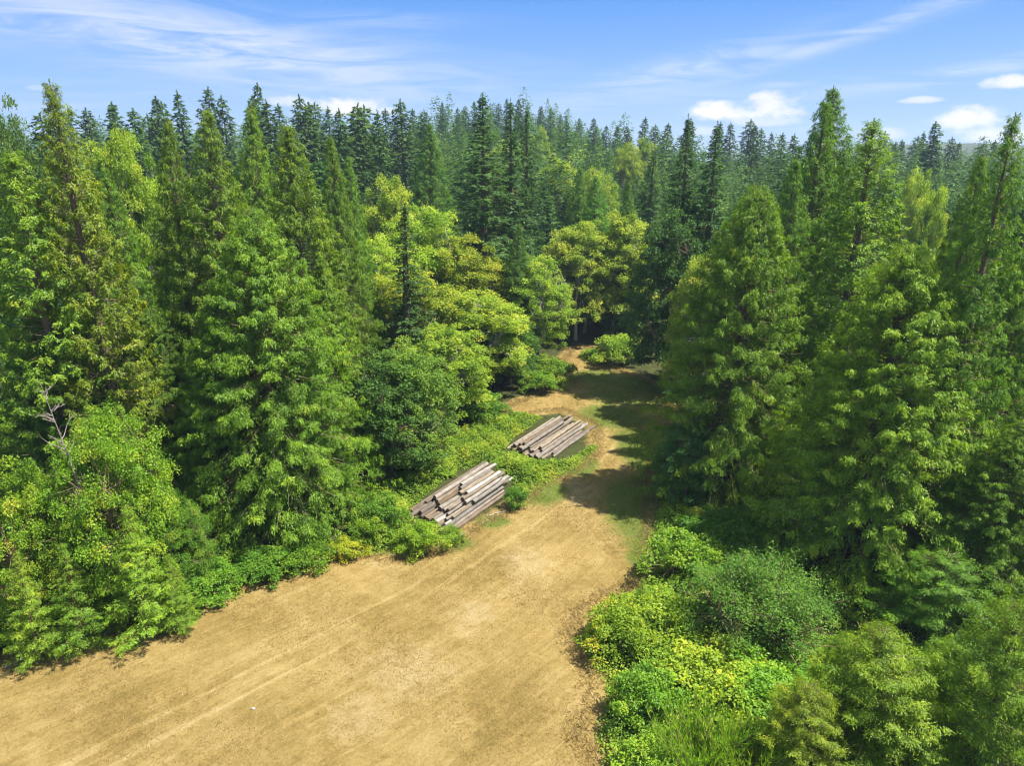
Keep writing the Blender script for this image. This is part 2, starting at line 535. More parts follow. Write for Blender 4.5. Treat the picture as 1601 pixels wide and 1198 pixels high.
class Proto:
    def __init__(self, name, LV, TB, h, r, mleaf, mbark, crown='crown', stem='trunk'):
        v, f, a = LV.data()
        self.crown = make_mesh(name + '_crown', v, f, mleaf, a)
        v2, f2, a2 = TB.data()
        self.trunk = make_mesh(name + '_trunk', v2, f2, mbark, a2, True)
        self.h = float(np.percentile(v[:, 2], 99.98))
        self.r = r
        self.cn, self.sn = crown, stem
        self.raw = (v, a['tone'])


def cedar_prof(u):
    return min(1.0, 0.72 + 1.6 * u) * (1 - u) ** 0.78 * 1.2 + 0.012


def spire_prof(u):
    return min(1.0, 0.72 + 1.6 * u) * (1 - u) ** 0.92 * 1.12 + 0.012


def fir_prof(u):
    return min(1.0, 0.75 + 2 * u) * (1 - u) ** 0.95 + 0.025


def tall_prof(u):
    return min(1.0, 0.55 + 1.6 * u) * (1 - u) ** 0.8 * 1.05 + 0.02


P = {}
P['cedar'] = [Proto('cedar', *conifer(10 + i, 27, 7.4, 760, cedar_prof, -16, 48, 0.42, 0.26, 6.4, 0.66, 0.75, 16, 0.20, 0.062, bare=0.05 + 0.02 * i, vs=0.34, tone_mid=.45, lr=(.84, 1.06), smin=.34, irregular=.2), 27, 7.4, M_CEDAR, M_BARK) for i in range(3)]
P['spirecedar'] = [Proto('spire_cedar', *conifer(20 + i, 30, 6.2, 620, spire_prof, -14, 46, 0.42, 0.28, 5.2, 0.66, 0.65, 13, 0.22, 0.070, bare=0.05, vs=0.34, tone_mid=.45, lr=(.78, 1.1), smin=.45, irregular=.26), 30, 6.2, M_CEDAR, M_BARK) for i in range(3)]
P['thincedar'] = [Proto('thin_cedar', *conifer(30 + i, 32, 5.6, 520, tall_prof, -12, 45, 0.40, 0.40, 5.0, 0.66, 0.45, 12, 0.25, 0.085, vs=.4, bare=0.14, irregular=.3, lr=(.75, 1.1), smin=.4, tone_mid=.5), 32, 5.2, M_CEDAR, M_BARK) for i in range(2)]
P['fir'] = [Proto('fir', *conifer(50 + i, 38, 6.8, 240, fir_prof, -12, 30, 0.16, 0.12, 5.4, 0.85, 0.16, 9, 0.42, 0.14, base=0.08, clump=False, bare=.05, irregular=.34), 38, 6.2, M_FIR, M_BARK) for i in range(3)]
P['farfir'] = [Proto('far_fir', *conifer(70 + i, 38, 6.8, 150, (lambda u, e=(.85, .7, .6, .75, .55)[i]: min(1, .75 + 2 * u) * (1 - u) ** e + .02), -12, 30, 0.18, 0.14, 3.2, 1.1, 0.2, 6, 0.8, 0.30, base=0.1, clump=False, bare=.04, irregular=.45), 38, 5.4, M_FIR, M_BARK) for i in range(5)]
P['hemlock'] = [Proto('hemlock', *conifer(90, 26, 2.9, 190, fir_prof, -18, 20, 0.3, 0.05, 7.5, 0.6, 0.4, 8, 0.3, 0.11, base=0.06, clump=False, irregular=.5), 26, 2.6, M_FIR, M_BARK)]
P['youngfir'] = [Proto('young_fir', *conifer(92, 9.5, 2.9, 150, fir_prof, 2, 42, 0.10, 0.06, 11.0, 0.6, 0.16, 10, 0.19, 0.045, base=0.03, clump=False, bare=0, limb_r=.03), 9.5, 2.9, M_SHRUB, M_STEM)]
P['youngcedar'] = [Proto('young_cedar', *conifer(94 + i, 9.0, 3.4, 230, lambda u: (1 - u) ** 0.6, 0, 62, 0.3, 0.2, 13.0, 0.5, 0.4, 13, 0.15, 0.042, base=0.03, bare=0.03, limb_r=.03, vs=.45), 9.0, 3.4, M_CEDAR, M_BARK) for i in range(2)]
P['alder'] = [Proto('alder', *broadleaf(110 + i, 20, 5.8, 0.16, 300, 0.85, 0.6, 170, 0.25, 0.18, tone_spread=.2, irr=.42, skirt=.5), 20, 5.6, M_ALDER, M_PALEBARK) for i in range(3)]
P['maple'] = [Proto('maple', *broadleaf(120 + i, 20, 6.2, 0.04, 300, 0.95, 0.65, 170, 0.26, 0.19, tone_spread=.14, irr=.35, skirt=.7), 20, 6.0, M_DARKLEAF, M_BARK) for i in range(2)]
P['faralder'] = [Proto('far_alder', *broadleaf(130, 20, 6.0, 0.15, 80, 1.6, 0.7, 60, 0.7, 0.5, tone_spread=.15), 20, 6.0, M_ALDER, M_PALEBARK)]
P['shrub'] = [Proto('shrub', *broadleaf(140 + i, 3.0, 2.2, 0.0, 120, 0.42, 0.36, 120, 0.145, 0.105, nlimb=9, tone_spread=.15, trunk_r=.03, skirt=.8, irr=.6), 3.0, 2.2, M_SHRUB, M_STEM, 'foliage', 'stems') for i in range(4)]
P['willow'] = [Proto('willow', *broadleaf(150, 4.5, 2.6, 0.03, 420, 0.34, 0.34, 75, 0.10, 0.045, irr=.42, skirt=.6, nlimb=12, tone_spread=.1, up=.5, trunk_r=.04), 4.5, 2.6, M_SHRUB, M_STEM, 'foliage', 'stems')]
P['bushtree'] = [Proto('bush_tree', *broadleaf(156 + i, 9, 3.9, 0.0, 340, 0.55, 0.4, 230, 0.125, 0.085, nlimb=12, tone_spread=.17, skirt=.8, irr=.45, trunk_r=.07), 9, 3.9, M_SHRUB, M_STEM) for i in range(2)]
P['broom'] = [Proto('broom', *tuft_plant(160, 2.2, 1.3, 170, 0.3, 0.03, .62), 2.2, 1.3, M_SHRUB, M_STEM, 'foliage', 'stems')]


def fern(seed):
    rng = np.random.default_rng(seed)
    LV, TB = Leaves(), Tubes()
    for i in range(17):
        a = i * 2.4 + rng.normal(0, .2)
        o = np.array((math.cos(a), math.sin(a), 0))
        ln = rng.uniform(.75, 1.15)
        s_ = np.linspace(0, 1, 6)
        f = lambda q: o * (ln * q)[:, None] + np.array((0, 0, 1.0)) * (ln * (1.15 * q - .95 * q ** 2))[:, None]
        TB.add(f(s_), np.linspace(.009, .003, 6), 3, .6)
        q = np.repeat(np.linspace(.12, 1, 22), 2)
        sd = np.tile((-1.0, 1.0), 22)
        t = np.array((-o[1], o[0], 0))
        D = t * sd[:, None] + o * .45 + rng.normal(0, .08, (44, 3))
        LV.add(f(q), D, np.array((0, 0, 1.0)) + rng.normal(0, .2, (44, 3)), .26 * (1.12 - q), np.full(44, .055), np.clip(.55 + rng.normal(0, .12, 44), 0, 1))
    return LV, TB


P['fern'] = [Proto('fern', *fern(170 + i), .42, 1.0, M_SHRUB, M_STEM, 'fronds', 'stalks') for i in range(2)]
_count = {}


def plant(kind, name, x, y, h, r, label, cat, group=None, tint=(1, 1, 1), rot=None, seed=None, tilt=0.02):
    rng = random.Random(seed if seed is not None else f'{name}{x:.2f}{y:.2f}')
    ps = P[kind]
    _count[kind] = _count.get(kind, -1) + 1
    p = ps[_count[kind] % len(ps)]
    root = bpy.data.objects.new(name, None)
    COL.objects.link(root)
    root.empty_display_size = 0.5
    root.location = (x, y, float(terrain(x, y)))
    root.rotation_euler = (rng.gauss(0, tilt), rng.gauss(0, tilt), rng.uniform(0, 6.28) if rot is None else rot)
    sxy, sz = r / p.r, h / p.h
    root.scale = (sxy, sxy * rng.uniform(.94, 1.06), sz)
    root['label'] = label
    root['category'] = cat
    if group:
        root['group'] = group
    c = mesh_obj(p.cn, None, None, None, root, mesh=p.crown)
    t = mesh_obj(p.sn, None, None, None, root, mesh=p.trunk)
    k = rng.uniform(.92, 1.08)
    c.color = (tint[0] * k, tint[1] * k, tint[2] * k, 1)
    return root


def tree(kind, name, px, py, Y, hw, label, cat, group=None, tint=(1, 1, 1), bx=None, seed=None):
    """top of the tree seen at photo pixel (px, py), standing Y metres away; hw = half width of the crown in photo pixels"""
    x, y, z = at(px, py, Y)
    if bx is not None:
        x = 0.5 * x + 0.5 * at(bx, py, Y)[0]
    g = float(terrain(x, y))
    h = max(1.0, z - g)
    r = 1.1 * hw * mpp(Y, g + 0.45 * h)
    return plant(kind, name, x, y, h, r, label, cat, group, tint, seed=seed)


def shrub(kind, name, px, py_base, hpx, hw, label, cat='shrub', group=None, tint=(1, 1, 1)):
    """foot of the plant at photo pixel (px, py_base)"""
    x, y = gpt(px, py_base)
    m = mpp(y, 1.0)
    if kind == 'shrub':
        hpx, hw = hpx * .78, hw * 1.12
    return plant(kind, name, x, y, max(.4, hpx * m / math.cos(math.radians(25))), hw * m, label, cat, group, tint)


# ------------------------------------------------------------------ ground
FIELD_PX = [(-100, 1062), (0, 1040), (100, 1012), (200, 985), (290, 962), (340, 934), (400, 910), (470, 886), (545, 872), (640, 872), (690, 862), (722, 840), (772, 812), (812, 786), (845, 758), (900, 733), (938, 704),
            (936, 690), (930, 662), (880, 640), (800, 652), (785, 640), (850, 612), (872, 580), (885, 560), (893, 545), (925, 543), (955, 575), (1000, 592), (1040, 612), (1048, 650), (1035, 700), (1015, 760), (1012, 850),
            (1005, 912), (945, 930), (895, 975), (890, 1010), (925, 1070), (910, 1110), (905, 1150), (945, 1198)]
FIELD = np.array([gpt(*p) for p in FIELD_PX] + [(8, 25), (14, -30), (-80, -30), (-70, 30)])
LANE = np.array([(-48, 8), (-22, 32), (-6, 48), (4, 62), (11, 76), (15, 88), (15.5, 100), (13.5, 118), (12, 150)], float)
GREEN_PX = [(985, 610, 75, 26), (1000, 800, 60, 60), (960, 650, 60, 20), (1000, 700, 40, 40), (1010, 880, 30, 40), (930, 590, 40, 12), (850, 765, 40, 25), (900, 725, 40, 20), (700, 850, 45, 14), (770, 815, 30, 12), (940, 560, 30, 12)]


def poly_sdf(px, py, poly):
    """positive inside"""
    n = len(poly)
    d = np.full(px.shape, 1e9)
    ins = np.zeros(px.shape, bool)
    for i in range(n):
        ax, ay = poly[i]
        bx, by = poly[(i + 1) % n]
        ex, ey = bx - ax, by - ay
        t = np.clip(((px - ax) * ex + (py - ay) * ey) / (ex * ex + ey * ey + 1e-12), 0, 1)
        d = np.minimum(d, np.hypot(px - ax - t * ex, py - ay - t * ey))
        c = ((ay > py) != (by > py)) & (px < (bx - ax) * (py - ay) / ((by - ay) if by != ay else 1e-9) + ax)
        ins ^= c
    return np.where(ins, d, -d)


def lane_uv(px, py):
    best = np.full(px.shape, 1e9)
    u = np.zeros(px.shape)
    v = np.zeros(px.shape)
    s0 = 0.0
    for i in range(len(LANE) - 1):
        a, b = LANE[i], LANE[i + 1]
        e = b - a
        l = np.hypot(*e)
        t = np.clip(((px - a[0]) * e[0] + (py - a[1]) * e[1]) / (l * l), 0, 1)
        dx, dy = px - a[0] - t * e[0], py - a[1] - t * e[1]
        d = np.hypot(dx, dy)
        sgn = np.sign(e[0] * dy - e[1] * dx)
        m = d < best
        best = np.where(m, d, best)
        u = np.where(m, d * sgn, u)
        v = np.where(m, s0 + t * l, v)
        s0 += l
    return u, v


def axis(lo, hi, step, far, grow=1.16):
    mid = list(np.arange(lo, hi + 1e-6, step))
    s, x = step, hi
    right = []
    while x < far:
        s *= grow
        x += s
        right.append(x)
    return mid, right


def build_ground():
    m, r = axis(-70, 70, 0.4, 2000)
    xs = np.array([-v for v in r[::-1]] + m + r)
    m, r = axis(20, 150, 0.4, 2000)
    m2, r2 = axis(0, 10, 5, 150, 1.3)
    ys = np.array([20 - (v - 10) for v in r2[::-1]] + [20 - 7.5, 20 - 3] + m + r)
    ys = np.unique(np.round(ys, 4))
    gx, gy = np.meshgrid(xs, ys)
    z = terrain(gx, gy)
    near = (np.abs(gx) < 75) & (gy < 160)
    rng = np.random.default_rng(3)
    z = z + np.where(near, rng.normal(0, 0.012, gx.shape), 0)
    far = gy > 500
    z = z + np.where(far, rng.normal(0, 2.2, gx.shape), 0)
    X, Y_ = gx.ravel(), gy.ravel()
    sd_ = poly_sdf(X, Y_, FIELD)
    u, v = lane_uv(X, Y_)
    gr = np.zeros_like(X)
    for (px, py, rx, ry) in GREEN_PX:
        cx, cy = gpt(px, py)
        mm = mpp(cy, 0)
        _, y2 = gpt(px, py - ry)
        gr = np.maximum(gr, np.exp(-(((X - cx) / (rx * mm)) ** 2 + ((Y_ - cy) / (y2 - cy)) ** 2)))
    bare = np.zeros_like(X)
    for (px, py, rx, ry) in ((640, 1050, 120, 70), (740, 960, 60, 40), (820, 880, 60, 45), (900, 770, 40, 40), (560, 1120, 80, 60)):
        cx, cy = gpt(px, py)
        mm = mpp(cy, 0)
        _, y2 = gpt(px, py - ry)
        bare = np.maximum(bare, np.exp(-(((X - cx) / (rx * mm)) ** 2 + ((Y_ - cy) / (y2 - cy)) ** 2)))
    ny, nx = gx.shape
    i, j = np.meshgrid(np.arange(ny - 1), np.arange(nx - 1), indexing='ij')
    q = np.stack((i * nx + j, i * nx + j + 1, (i + 1) * nx + j + 1, (i + 1) * nx + j), -1).reshape(-1, 4)
    mat = bpy.data.materials.new('dry_field_and_forest_floor')
    mat.use_nodes = True
    w = NT(mat.node_tree)
    b = w.n['Principled BSDF']
    co = w.n.new('ShaderNodeTexCoord').outputs['Object']
    fsd = w.node('ShaderNodeAttribute', attribute_name='field').outputs['Fac']
    grn = w.node('ShaderNodeAttribute', attribute_name='green').outputs['Fac']
    bar = w.node('ShaderNodeAttribute', attribute_name='bare').outputs['Fac']
    lane = w.node('ShaderNodeAttribute', attribute_name='lane').outputs['Vector']
    big = w.noise(co, 0.16, 5, 0.6, 0.5)
    med = w.noise(co, 0.9, 6, 0.65, 0.4)
    fin = w.noise(co, 5.5, 6, 0.72)
    grain = w.noise(co, 22.0, 3, 0.7)
    lm = w.node('ShaderNodeMapping', {0: lane, 3: (1.7, 0.09, 1)}).outputs[0]
    streak = w.noise(lm, 1.0, 6, 0.65, 0.6)
    lm2 = w.node('ShaderNodeMapping', {0: lane, 3: (4.5, 0.5, 1)}).outputs[0]
    streak2 = w.noise(lm2, 1.0, 4, 0.65, 0.8)
    t = w.math('ADD', w.math('MULTIPLY', big, 0.70), w.math('MULTIPLY', med, 0.50))
    t = w.math('ADD', t, w.math('MULTIPLY', streak, 0.40))
    t = w.math('ADD', t, w.math('MULTIPLY', streak2, 0.28))
    t = w.math('ADD', t, w.math('MULTIPLY', fin, 0.62))
    t = w.math('ADD', t, w.math('MULTIPLY', grain, 0.30))
    lx = w.node('ShaderNodeSeparateXYZ', {0: lane}).outputs[0]
    rut = w.math('ABSOLUTE', w.math('SUBTRACT', w.math('ABSOLUTE', w.math('ADD', lx, w.math('MULTIPLY', w.math('SUBTRACT', big, .5), 1.6))), 0.95))
    rut = w.math('MULTIPLY', w.math('SUBTRACT', 1.0, w.step(rut, 0.12, 0.42)), w.step(streak, 0.40, 0.6))
    t = w.math('ADD', t, w.math('MULTIPLY', rut, 0.16))
    t = w.math('SUBTRACT', t, 0.96)
    dry = w.ramp(t, [(0.14, (0.13, 0.10, 0.028)), (0.32, (0.205, 0.142, 0.042)), (0.52, (0.295, 0.210, 0.074)), (0.74, (0.37, 0.282, 0.125)), (0.94, (0.44, 0.37, 0.22))])
    ol = w.noise(co, 0.42, 6, 0.7, 0.8)
    dry = w.mix(w.math('MULTIPLY', w.step(w.math('ADD', w.math('MULTIPLY', ol, .6), w.math('MULTIPLY', fin, .4)), 0.50, 0.64), 0.22), dry, (0.20, 0.165, 0.05))
    pale = w.ramp(fin, [(0.3, (0.27, 0.20, 0.10)), (0.5, (0.37, 0.29, 0.16)), (0.7, (0.45, 0.37, 0.23))])
    bm_ = w.step(w.math('ADD', w.math('MULTIPLY', bar, 0.44), w.math('ADD', w.math('MULTIPLY', med, 0.55), w.math('MULTIPLY', fin, 0.25))), 0.62, 0.98)
    dry = w.mix(w.math('MULTIPLY', bm_, 0.5), dry, pale)
    gcol = w.ramp(fin, [(0.3, (0.06, 0.085, 0.016)), (0.55, (0.12, 0.15, 0.030)), (0.8, (0.25, 0.22, 0.06))])
    gm = w.step(w.math('ADD', w.math('MULTIPLY', grn, 0.80), w.math('ADD', w.math('MULTIPLY', med, 0.5), w.math('MULTIPLY', fin, 0.35))), 0.62, 0.95)
    dry = w.mix(gm, dry, gcol)
    fl = w.ramp(w.math('ADD', w.math('MULTIPLY', med, .5), w.math('MULTIPLY', fin, .5)), [(0.3, (0.028, 0.022, 0.012)), (0.5, (0.05, 0.055, 0.018)), (0.7, (0.07, 0.10, 0.025))])
    edge = w.math('ADD', fsd, w.math('MULTIPLY', w.math('SUBTRACT', w.math('ADD', w.math('MULTIPLY', med, .6), w.math('MULTIPLY', fin, .4)), 0.5), 2.6))
    col = w.mix(w.step(edge, -1.9, -0.7), fl, dry)
    w.l.new(col, b.inputs['Base Color'])
    b.inputs['Roughness'].default_value = 1.0
    b.inputs['Specular IOR Level'].default_value = 0.08
    hgt = w.math('ADD', w.math('MULTIPLY', fin, 0.6), w.math('ADD', w.math('MULTIPLY', grain, 0.35), w.math('MULTIPLY', streak2, 0.35)))
    bp = w.node('ShaderNodeBump', {'Strength': 0.8, 'Distance': 0.22, 'Height': hgt})
    w.l.new(bp.outputs[0], b.inputs['Normal'])
    o = mesh_obj('ground', np.column_stack((X, Y_, z.ravel())), q, mat, attrs={'field': np.clip(sd_, -20, 20), 'green': gr, 'bare': bare, 'lane': np.column_stack((u, v, np.zeros_like(u)))}, smooth_shade=True)
    o['kind'] = 'structure'
    return o


build_ground()


def scatter(poly, n, rng):
    lo, hi = poly.min(0), poly.max(0)
    pts = np.empty((0, 2))
    while len(pts) < n:
        p = rng.uniform(lo, hi, (n * 2, 2))
        pts = np.concatenate((pts, p[poly_sdf(p[:, 0], p[:, 1], poly) > 0]))
    return pts[:n]


def stuff(o, label, cat):
    o['kind'] = 'stuff'
    o['label'] = label
    o['category'] = cat
    return o


def build_grass():
    rng = np.random.default_rng(5)
    poly = FIELD.copy()
    poly[poly[:, 1] < 24, 1] = 24
    p = scatter(poly, 80000, rng)
    k = np.sin(p[:, 0] * .9) * np.sin(p[:, 1] * .7 + 1) + np.sin(p[:, 0] * .31 + p[:, 1] * .43) + rng.normal(0, .8, len(p))
    p = p[k > 0.1]
    seg = np.roll(FIELD, -1, 0) - FIELD
    ln = np.hypot(seg[:, 0], seg[:, 1]) * ((FIELD[:, 1] > 22) & (np.roll(FIELD, -1, 0)[:, 1] > 22))
    k = rng.choice(len(FIELD), 15000, p=ln / ln.sum())
    e = FIELD[k] + seg[k] * rng.random((15000, 1)) + rng.normal(0, .5, (15000, 2))
    p = np.concatenate((p, e))
    sdv = poly_sdf(p[:, 0], p[:, 1], FIELD)
    nb = 3
    q = np.repeat(p, nb, 0) + rng.normal(0, .06, (len(p) * nb, 2))
    n = len(q)
    LV = Leaves()
    Pz = np.column_stack((q, terrain(q[:, 0], q[:, 1]) - 0.01))
    D = np.column_stack((rng.normal(0, .9, (n, 2)), rng.uniform(.35, 1.0, n)))
    big = np.repeat(np.where(sdv < 0.9, np.where(sdv < 0.0, 3.0, 1.8), 1.0), nb)
    LV.add(Pz, D, rng.normal(0, 1, (n, 3)), rng.uniform(.07, .16, n) * big, rng.uniform(.018, .04, n) * np.sqrt(big), np.clip(rng.normal(.5, .2, n) + np.where(big > 2, .35, 0), 0, 1))
    v, f, a = LV.data()
    stuff(mesh_obj('dry_grass', v, f, M_STRAW, attrs=a), 'short straw coloured dry grass standing over the mown field', 'grass')


build_grass()


def build_green_grass():
    """longer green grass where the track is shaded and at its sides"""
    rng = np.random.default_rng(15)
    LV = Leaves()
    for (px, py, rx, ry) in GREEN_PX:
        cx, cy = gpt(px, py)
        mm = mpp(cy, 0)
        _, y2 = gpt(px, py - ry)
        a, b = rx * mm * .85, (y2 - cy) * .85
        n = int(a * b * 150)
        p = rng.normal(0, .62, (n, 2)) * [a, b] + [cx, cy]
        k = np.sin(p[:, 0] * 1.3 + 1) * np.sin(p[:, 1] * 1.1) + rng.normal(0, .55, n)
        p = p[(k > 0) & (poly_sdf(p[:, 0], p[:, 1], FIELD) > -.6)]
        p = np.repeat(p, 3, 0) + rng.normal(0, .07, (len(p) * 3, 2))
        n = len(p)
        D = np.column_stack((rng.normal(0, .8, (n, 2)), rng.uniform(.4, 1.1, n)))
        LV.add(np.column_stack((p, terrain(p[:, 0], p[:, 1]) - .01)), D, rng.normal(0, 1, (n, 3)), rng.uniform(.10, .26, n), rng.uniform(.02, .045, n), np.clip(rng.normal(.42, .2, n), 0, 1))
    v, f, a = LV.data()
    o = mesh_obj('green_grass', v, f, M_SHRUB, attrs=a)
    o.color = (1.05, .9, 1.0, 1)
    stuff(o, 'patches of greener grass along the shaded side of the track', 'grass')


build_green_grass()


def ground_cover(name, polys, dens, hmax, L, Wd, seed, label, cat, mat, tone_mid=.5, tint=(1, 1, 1)):
    rng = np.random.default_rng(seed)
    LV = Leaves()
    for poly_px in polys:
        poly = np.array([gpt(*p) for p in poly_px])
        area = abs(0.5 * np.sum(poly[:, 0] * np.roll(poly[:, 1], 1) - poly[:, 1] * np.roll(poly[:, 0], 1)))
        n = int(area * dens)
        p = scatter(poly, n, rng)
        sdv = poly_sdf(p[:, 0], p[:, 1], poly)
        lmp = (0.5 + 0.25 * np.sin(p[:, 0] * 1.7 + seed) * np.sin(p[:, 1] * 1.3) + 0.25 * np.sin(p[:, 0] * .8 + p[:, 1] * 1.1 + seed))
        lmp2 = 0.5 + 0.5 * np.sin(p[:, 0] * 4.1 + 2 * np.sin(p[:, 1] * 2)) * np.sin(p[:, 1] * 3.7 + seed)
        lmp3 = 0.5 + 0.5 * np.sin(p[:, 0] * 7.3 + 3 * np.sin(p[:, 1] * 3.1 + seed)) * np.sin(p[:, 1] * 6.1 + 2 * np.sin(p[:, 0] * 2.3))
        top = hmax * np.clip(sdv / 1.6, 0.12, 1) * (0.12 + 0.55 * lmp + 0.35 * lmp2 + .22 * lmp3)
        keep = rng.random(n) < np.clip(0.25 + 1.2 * (0.5 * lmp + .5 * lmp2), 0, 1) * np.clip(0.35 + sdv * .9, 0, 1)
        zz = terrain(p[:, 0], p[:, 1]) + top * (1 - 0.55 * rng.random(n) ** 2)
        P3 = np.column_stack((p, zz))
        D = np.column_stack((rng.normal(0, 1, (n, 2)), rng.normal(-.1, .35, n)))
        N = np.array((0, 0, 1.0)) + rng.normal(0, .5, (n, 3))
        tone = np.clip(tone_mid + 0.3 * (lmp - .5) + 0.2 * (lmp2 - .5) + rng.normal(0, .15, n), 0, 1)
        up = rng.random(n) < .05                      # shoots standing above the rest
        P3[up, 2] += rng.uniform(0, .55, up.sum()) * hmax * .6
        tone = np.clip(tone + .25 * (np.sin(p[:, 0] * .9 + seed) * np.sin(p[:, 1] * .8 + 2 * seed)), 0, 1)
        LV.add(P3[keep], D[keep], N[keep], (L * rng.uniform(.6, 1.4, n))[keep], (Wd * rng.uniform(.7, 1.3, n))[keep], tone[keep], fold=.1)
    v, f, a = LV.data()
    o = mesh_obj(name, v, f, mat, attrs=a)
    o.color = tuple(tint) + (1,)
    return stuff(o, label, cat)


ground_cover('brambles', [[(555, 868), (548, 800), (600, 752), (650, 715), (700, 680), (760, 652), (815, 648), (850, 655), (800, 690), (790, 712), (775, 725), (720, 735), (650, 790), (640, 835), (640, 868)],
                          [(765, 725), (800, 705), (840, 720), (885, 722), (925, 695), (938, 700), (900, 735), (845, 760), (812, 785), (805, 760)]], 190, 1.35, .19, .14, 7,
             'low bright green brambles spreading around and behind the two log piles', 'brambles', M_SHRUB, .50)
ground_cover('thicket', [[(900, 1000), (960, 940), (1010, 915), (1080, 900), (1150, 960), (1300, 1000), (1420, 1010), (1500, 1060), (1620, 1120), (1620, 1290), (960, 1290), (930, 1150), (950, 1080)],
                         [(1020, 900), (1012, 840), (1040, 760), (1060, 700), (1110, 720), (1200, 790), (1280, 860), (1180, 920), (1080, 920)]], 190, 1.8, .15, .115, 8,
             'low tangled green undergrowth at the right edge of the field', 'undergrowth', M_SHRUB, .5)
ground_cover('edge_weeds', [[(-60, 1030), (-60, 970), (150, 940), (300, 900), (480, 840), (570, 850), (560, 875), (480, 880), (340, 930), (290, 960), (200, 985), (100, 1012)]], 70, .8, .2, .15, 9,
             'low green weeds along the left edge of the dry field', 'weeds', M_SHRUB, .42, (.8, .9, .8))

# ------------------------------------------------------------------ log piles
def wood_materials():
    out = []
    for nm, dark, light, spot in (('grey_weathered_wood', (0.07, 0.056, 0.042), (0.27, 0.23, 0.18), 0.64), ('brown_bark_wood', (0.06, 0.046, 0.033), (0.23, 0.18, 0.13), 0.66), ('pale_stripped_wood', (0.13, 0.115, 0.095), (0.38, 0.345, 0.30), 0.6)):
        m = bpy.data.materials.new(nm)
        m.use_nodes = True
        w = NT(m.node_tree)
        b = w.n['Principled BSDF']
        co = w.n.new('ShaderNodeTexCoord').outputs['Object']
        rnd = w.n.new('ShaderNodeObjectInfo').outputs['Random']
        off = w.node('ShaderNodeVectorMath', {0: co, 1: w.node('ShaderNodeCombineXYZ', {0: 0.0, 1: w.math('MULTIPLY', rnd, 40.0), 2: 0.0}).outputs[0]}, operation='ADD').outputs[0]
        mp = w.node('ShaderNodeMapping', {0: off, 3: (9, 0.8, 9)}).outputs[0]
        n1 = w.noise(mp, 1.0, 7, 0.7, 0.4)
        n2 = w.noise(off, 1.1, 5, 0.65)
        n3 = w.noise(w.node('ShaderNodeMapping', {0: off, 3: (3, 1.2, 3)}).outputs[0], 1.3, 5, 0.7, 0.6)
        f = w.math('ADD', w.math('MULTIPLY', n1, .6), w.math('MULTIPLY', n2, .6))
        c = w.ramp(f, [(0.36, dark), (0.78, light)])
        c = w.mix(w.step(n3, spot, spot + 0.07), c, (0.46, 0.42, 0.37))
        c = w.mix(w.step(n2, 0.62, 0.74), c, (0.05, 0.042, 0.034))
        wn = w.node('ShaderNodeTexWhiteNoise', {'W': w.math('MULTIPLY', rnd, 91.0)}, noise_dimensions='1D').outputs[0]
        c = w.node('ShaderNodeHueSaturation', {'Hue': 0.5, 'Saturation': w.math('ADD', 0.6, w.math('MULTIPLY', rnd, 0.75)), 'Value': w.math('ADD', 0.62, w.math('MULTIPLY', wn, 0.62)), 'Color': c}).outputs[0]
        w.l.new(c, b.inputs['Base Color'])
        b.inputs['Roughness'].default_value = 0.9
        b.inputs['Specular IOR Level'].default_value = 0.2
        bp = w.node('ShaderNodeBump', {'Strength': 0.7, 'Distance': 0.03, 'Height': n1})
        w.l.new(bp.outputs[0], b.inputs['Normal'])
        out.append(m)
    m = bpy.data.materials.new('dark_cut_end_wood')
    m.use_nodes = True
    w = NT(m.node_tree)
    b = w.n['Principled BSDF']
    co = w.n.new('ShaderNodeTexCoord').outputs['Object']
    wv = w.node('ShaderNodeTexWave', {'Vector': co, 'Scale': 9.0, 'Distortion': 2.0, 'Detail': 3.0}, wave_type='RINGS', rings_direction='Y').outputs[0]
    n2 = w.noise(co, 6.0, 5, 0.7)
    w.l.new(w.mix(w.math('MULTIPLY', w.math('ADD', wv, n2), .5), (0.035, 0.027, 0.02), (0.15, 0.105, 0.07)), b.inputs['Base Color'])
    b.inputs['Roughness'].default_value = 0.95
    out.append(m)
    return out


WOOD = wood_materials()


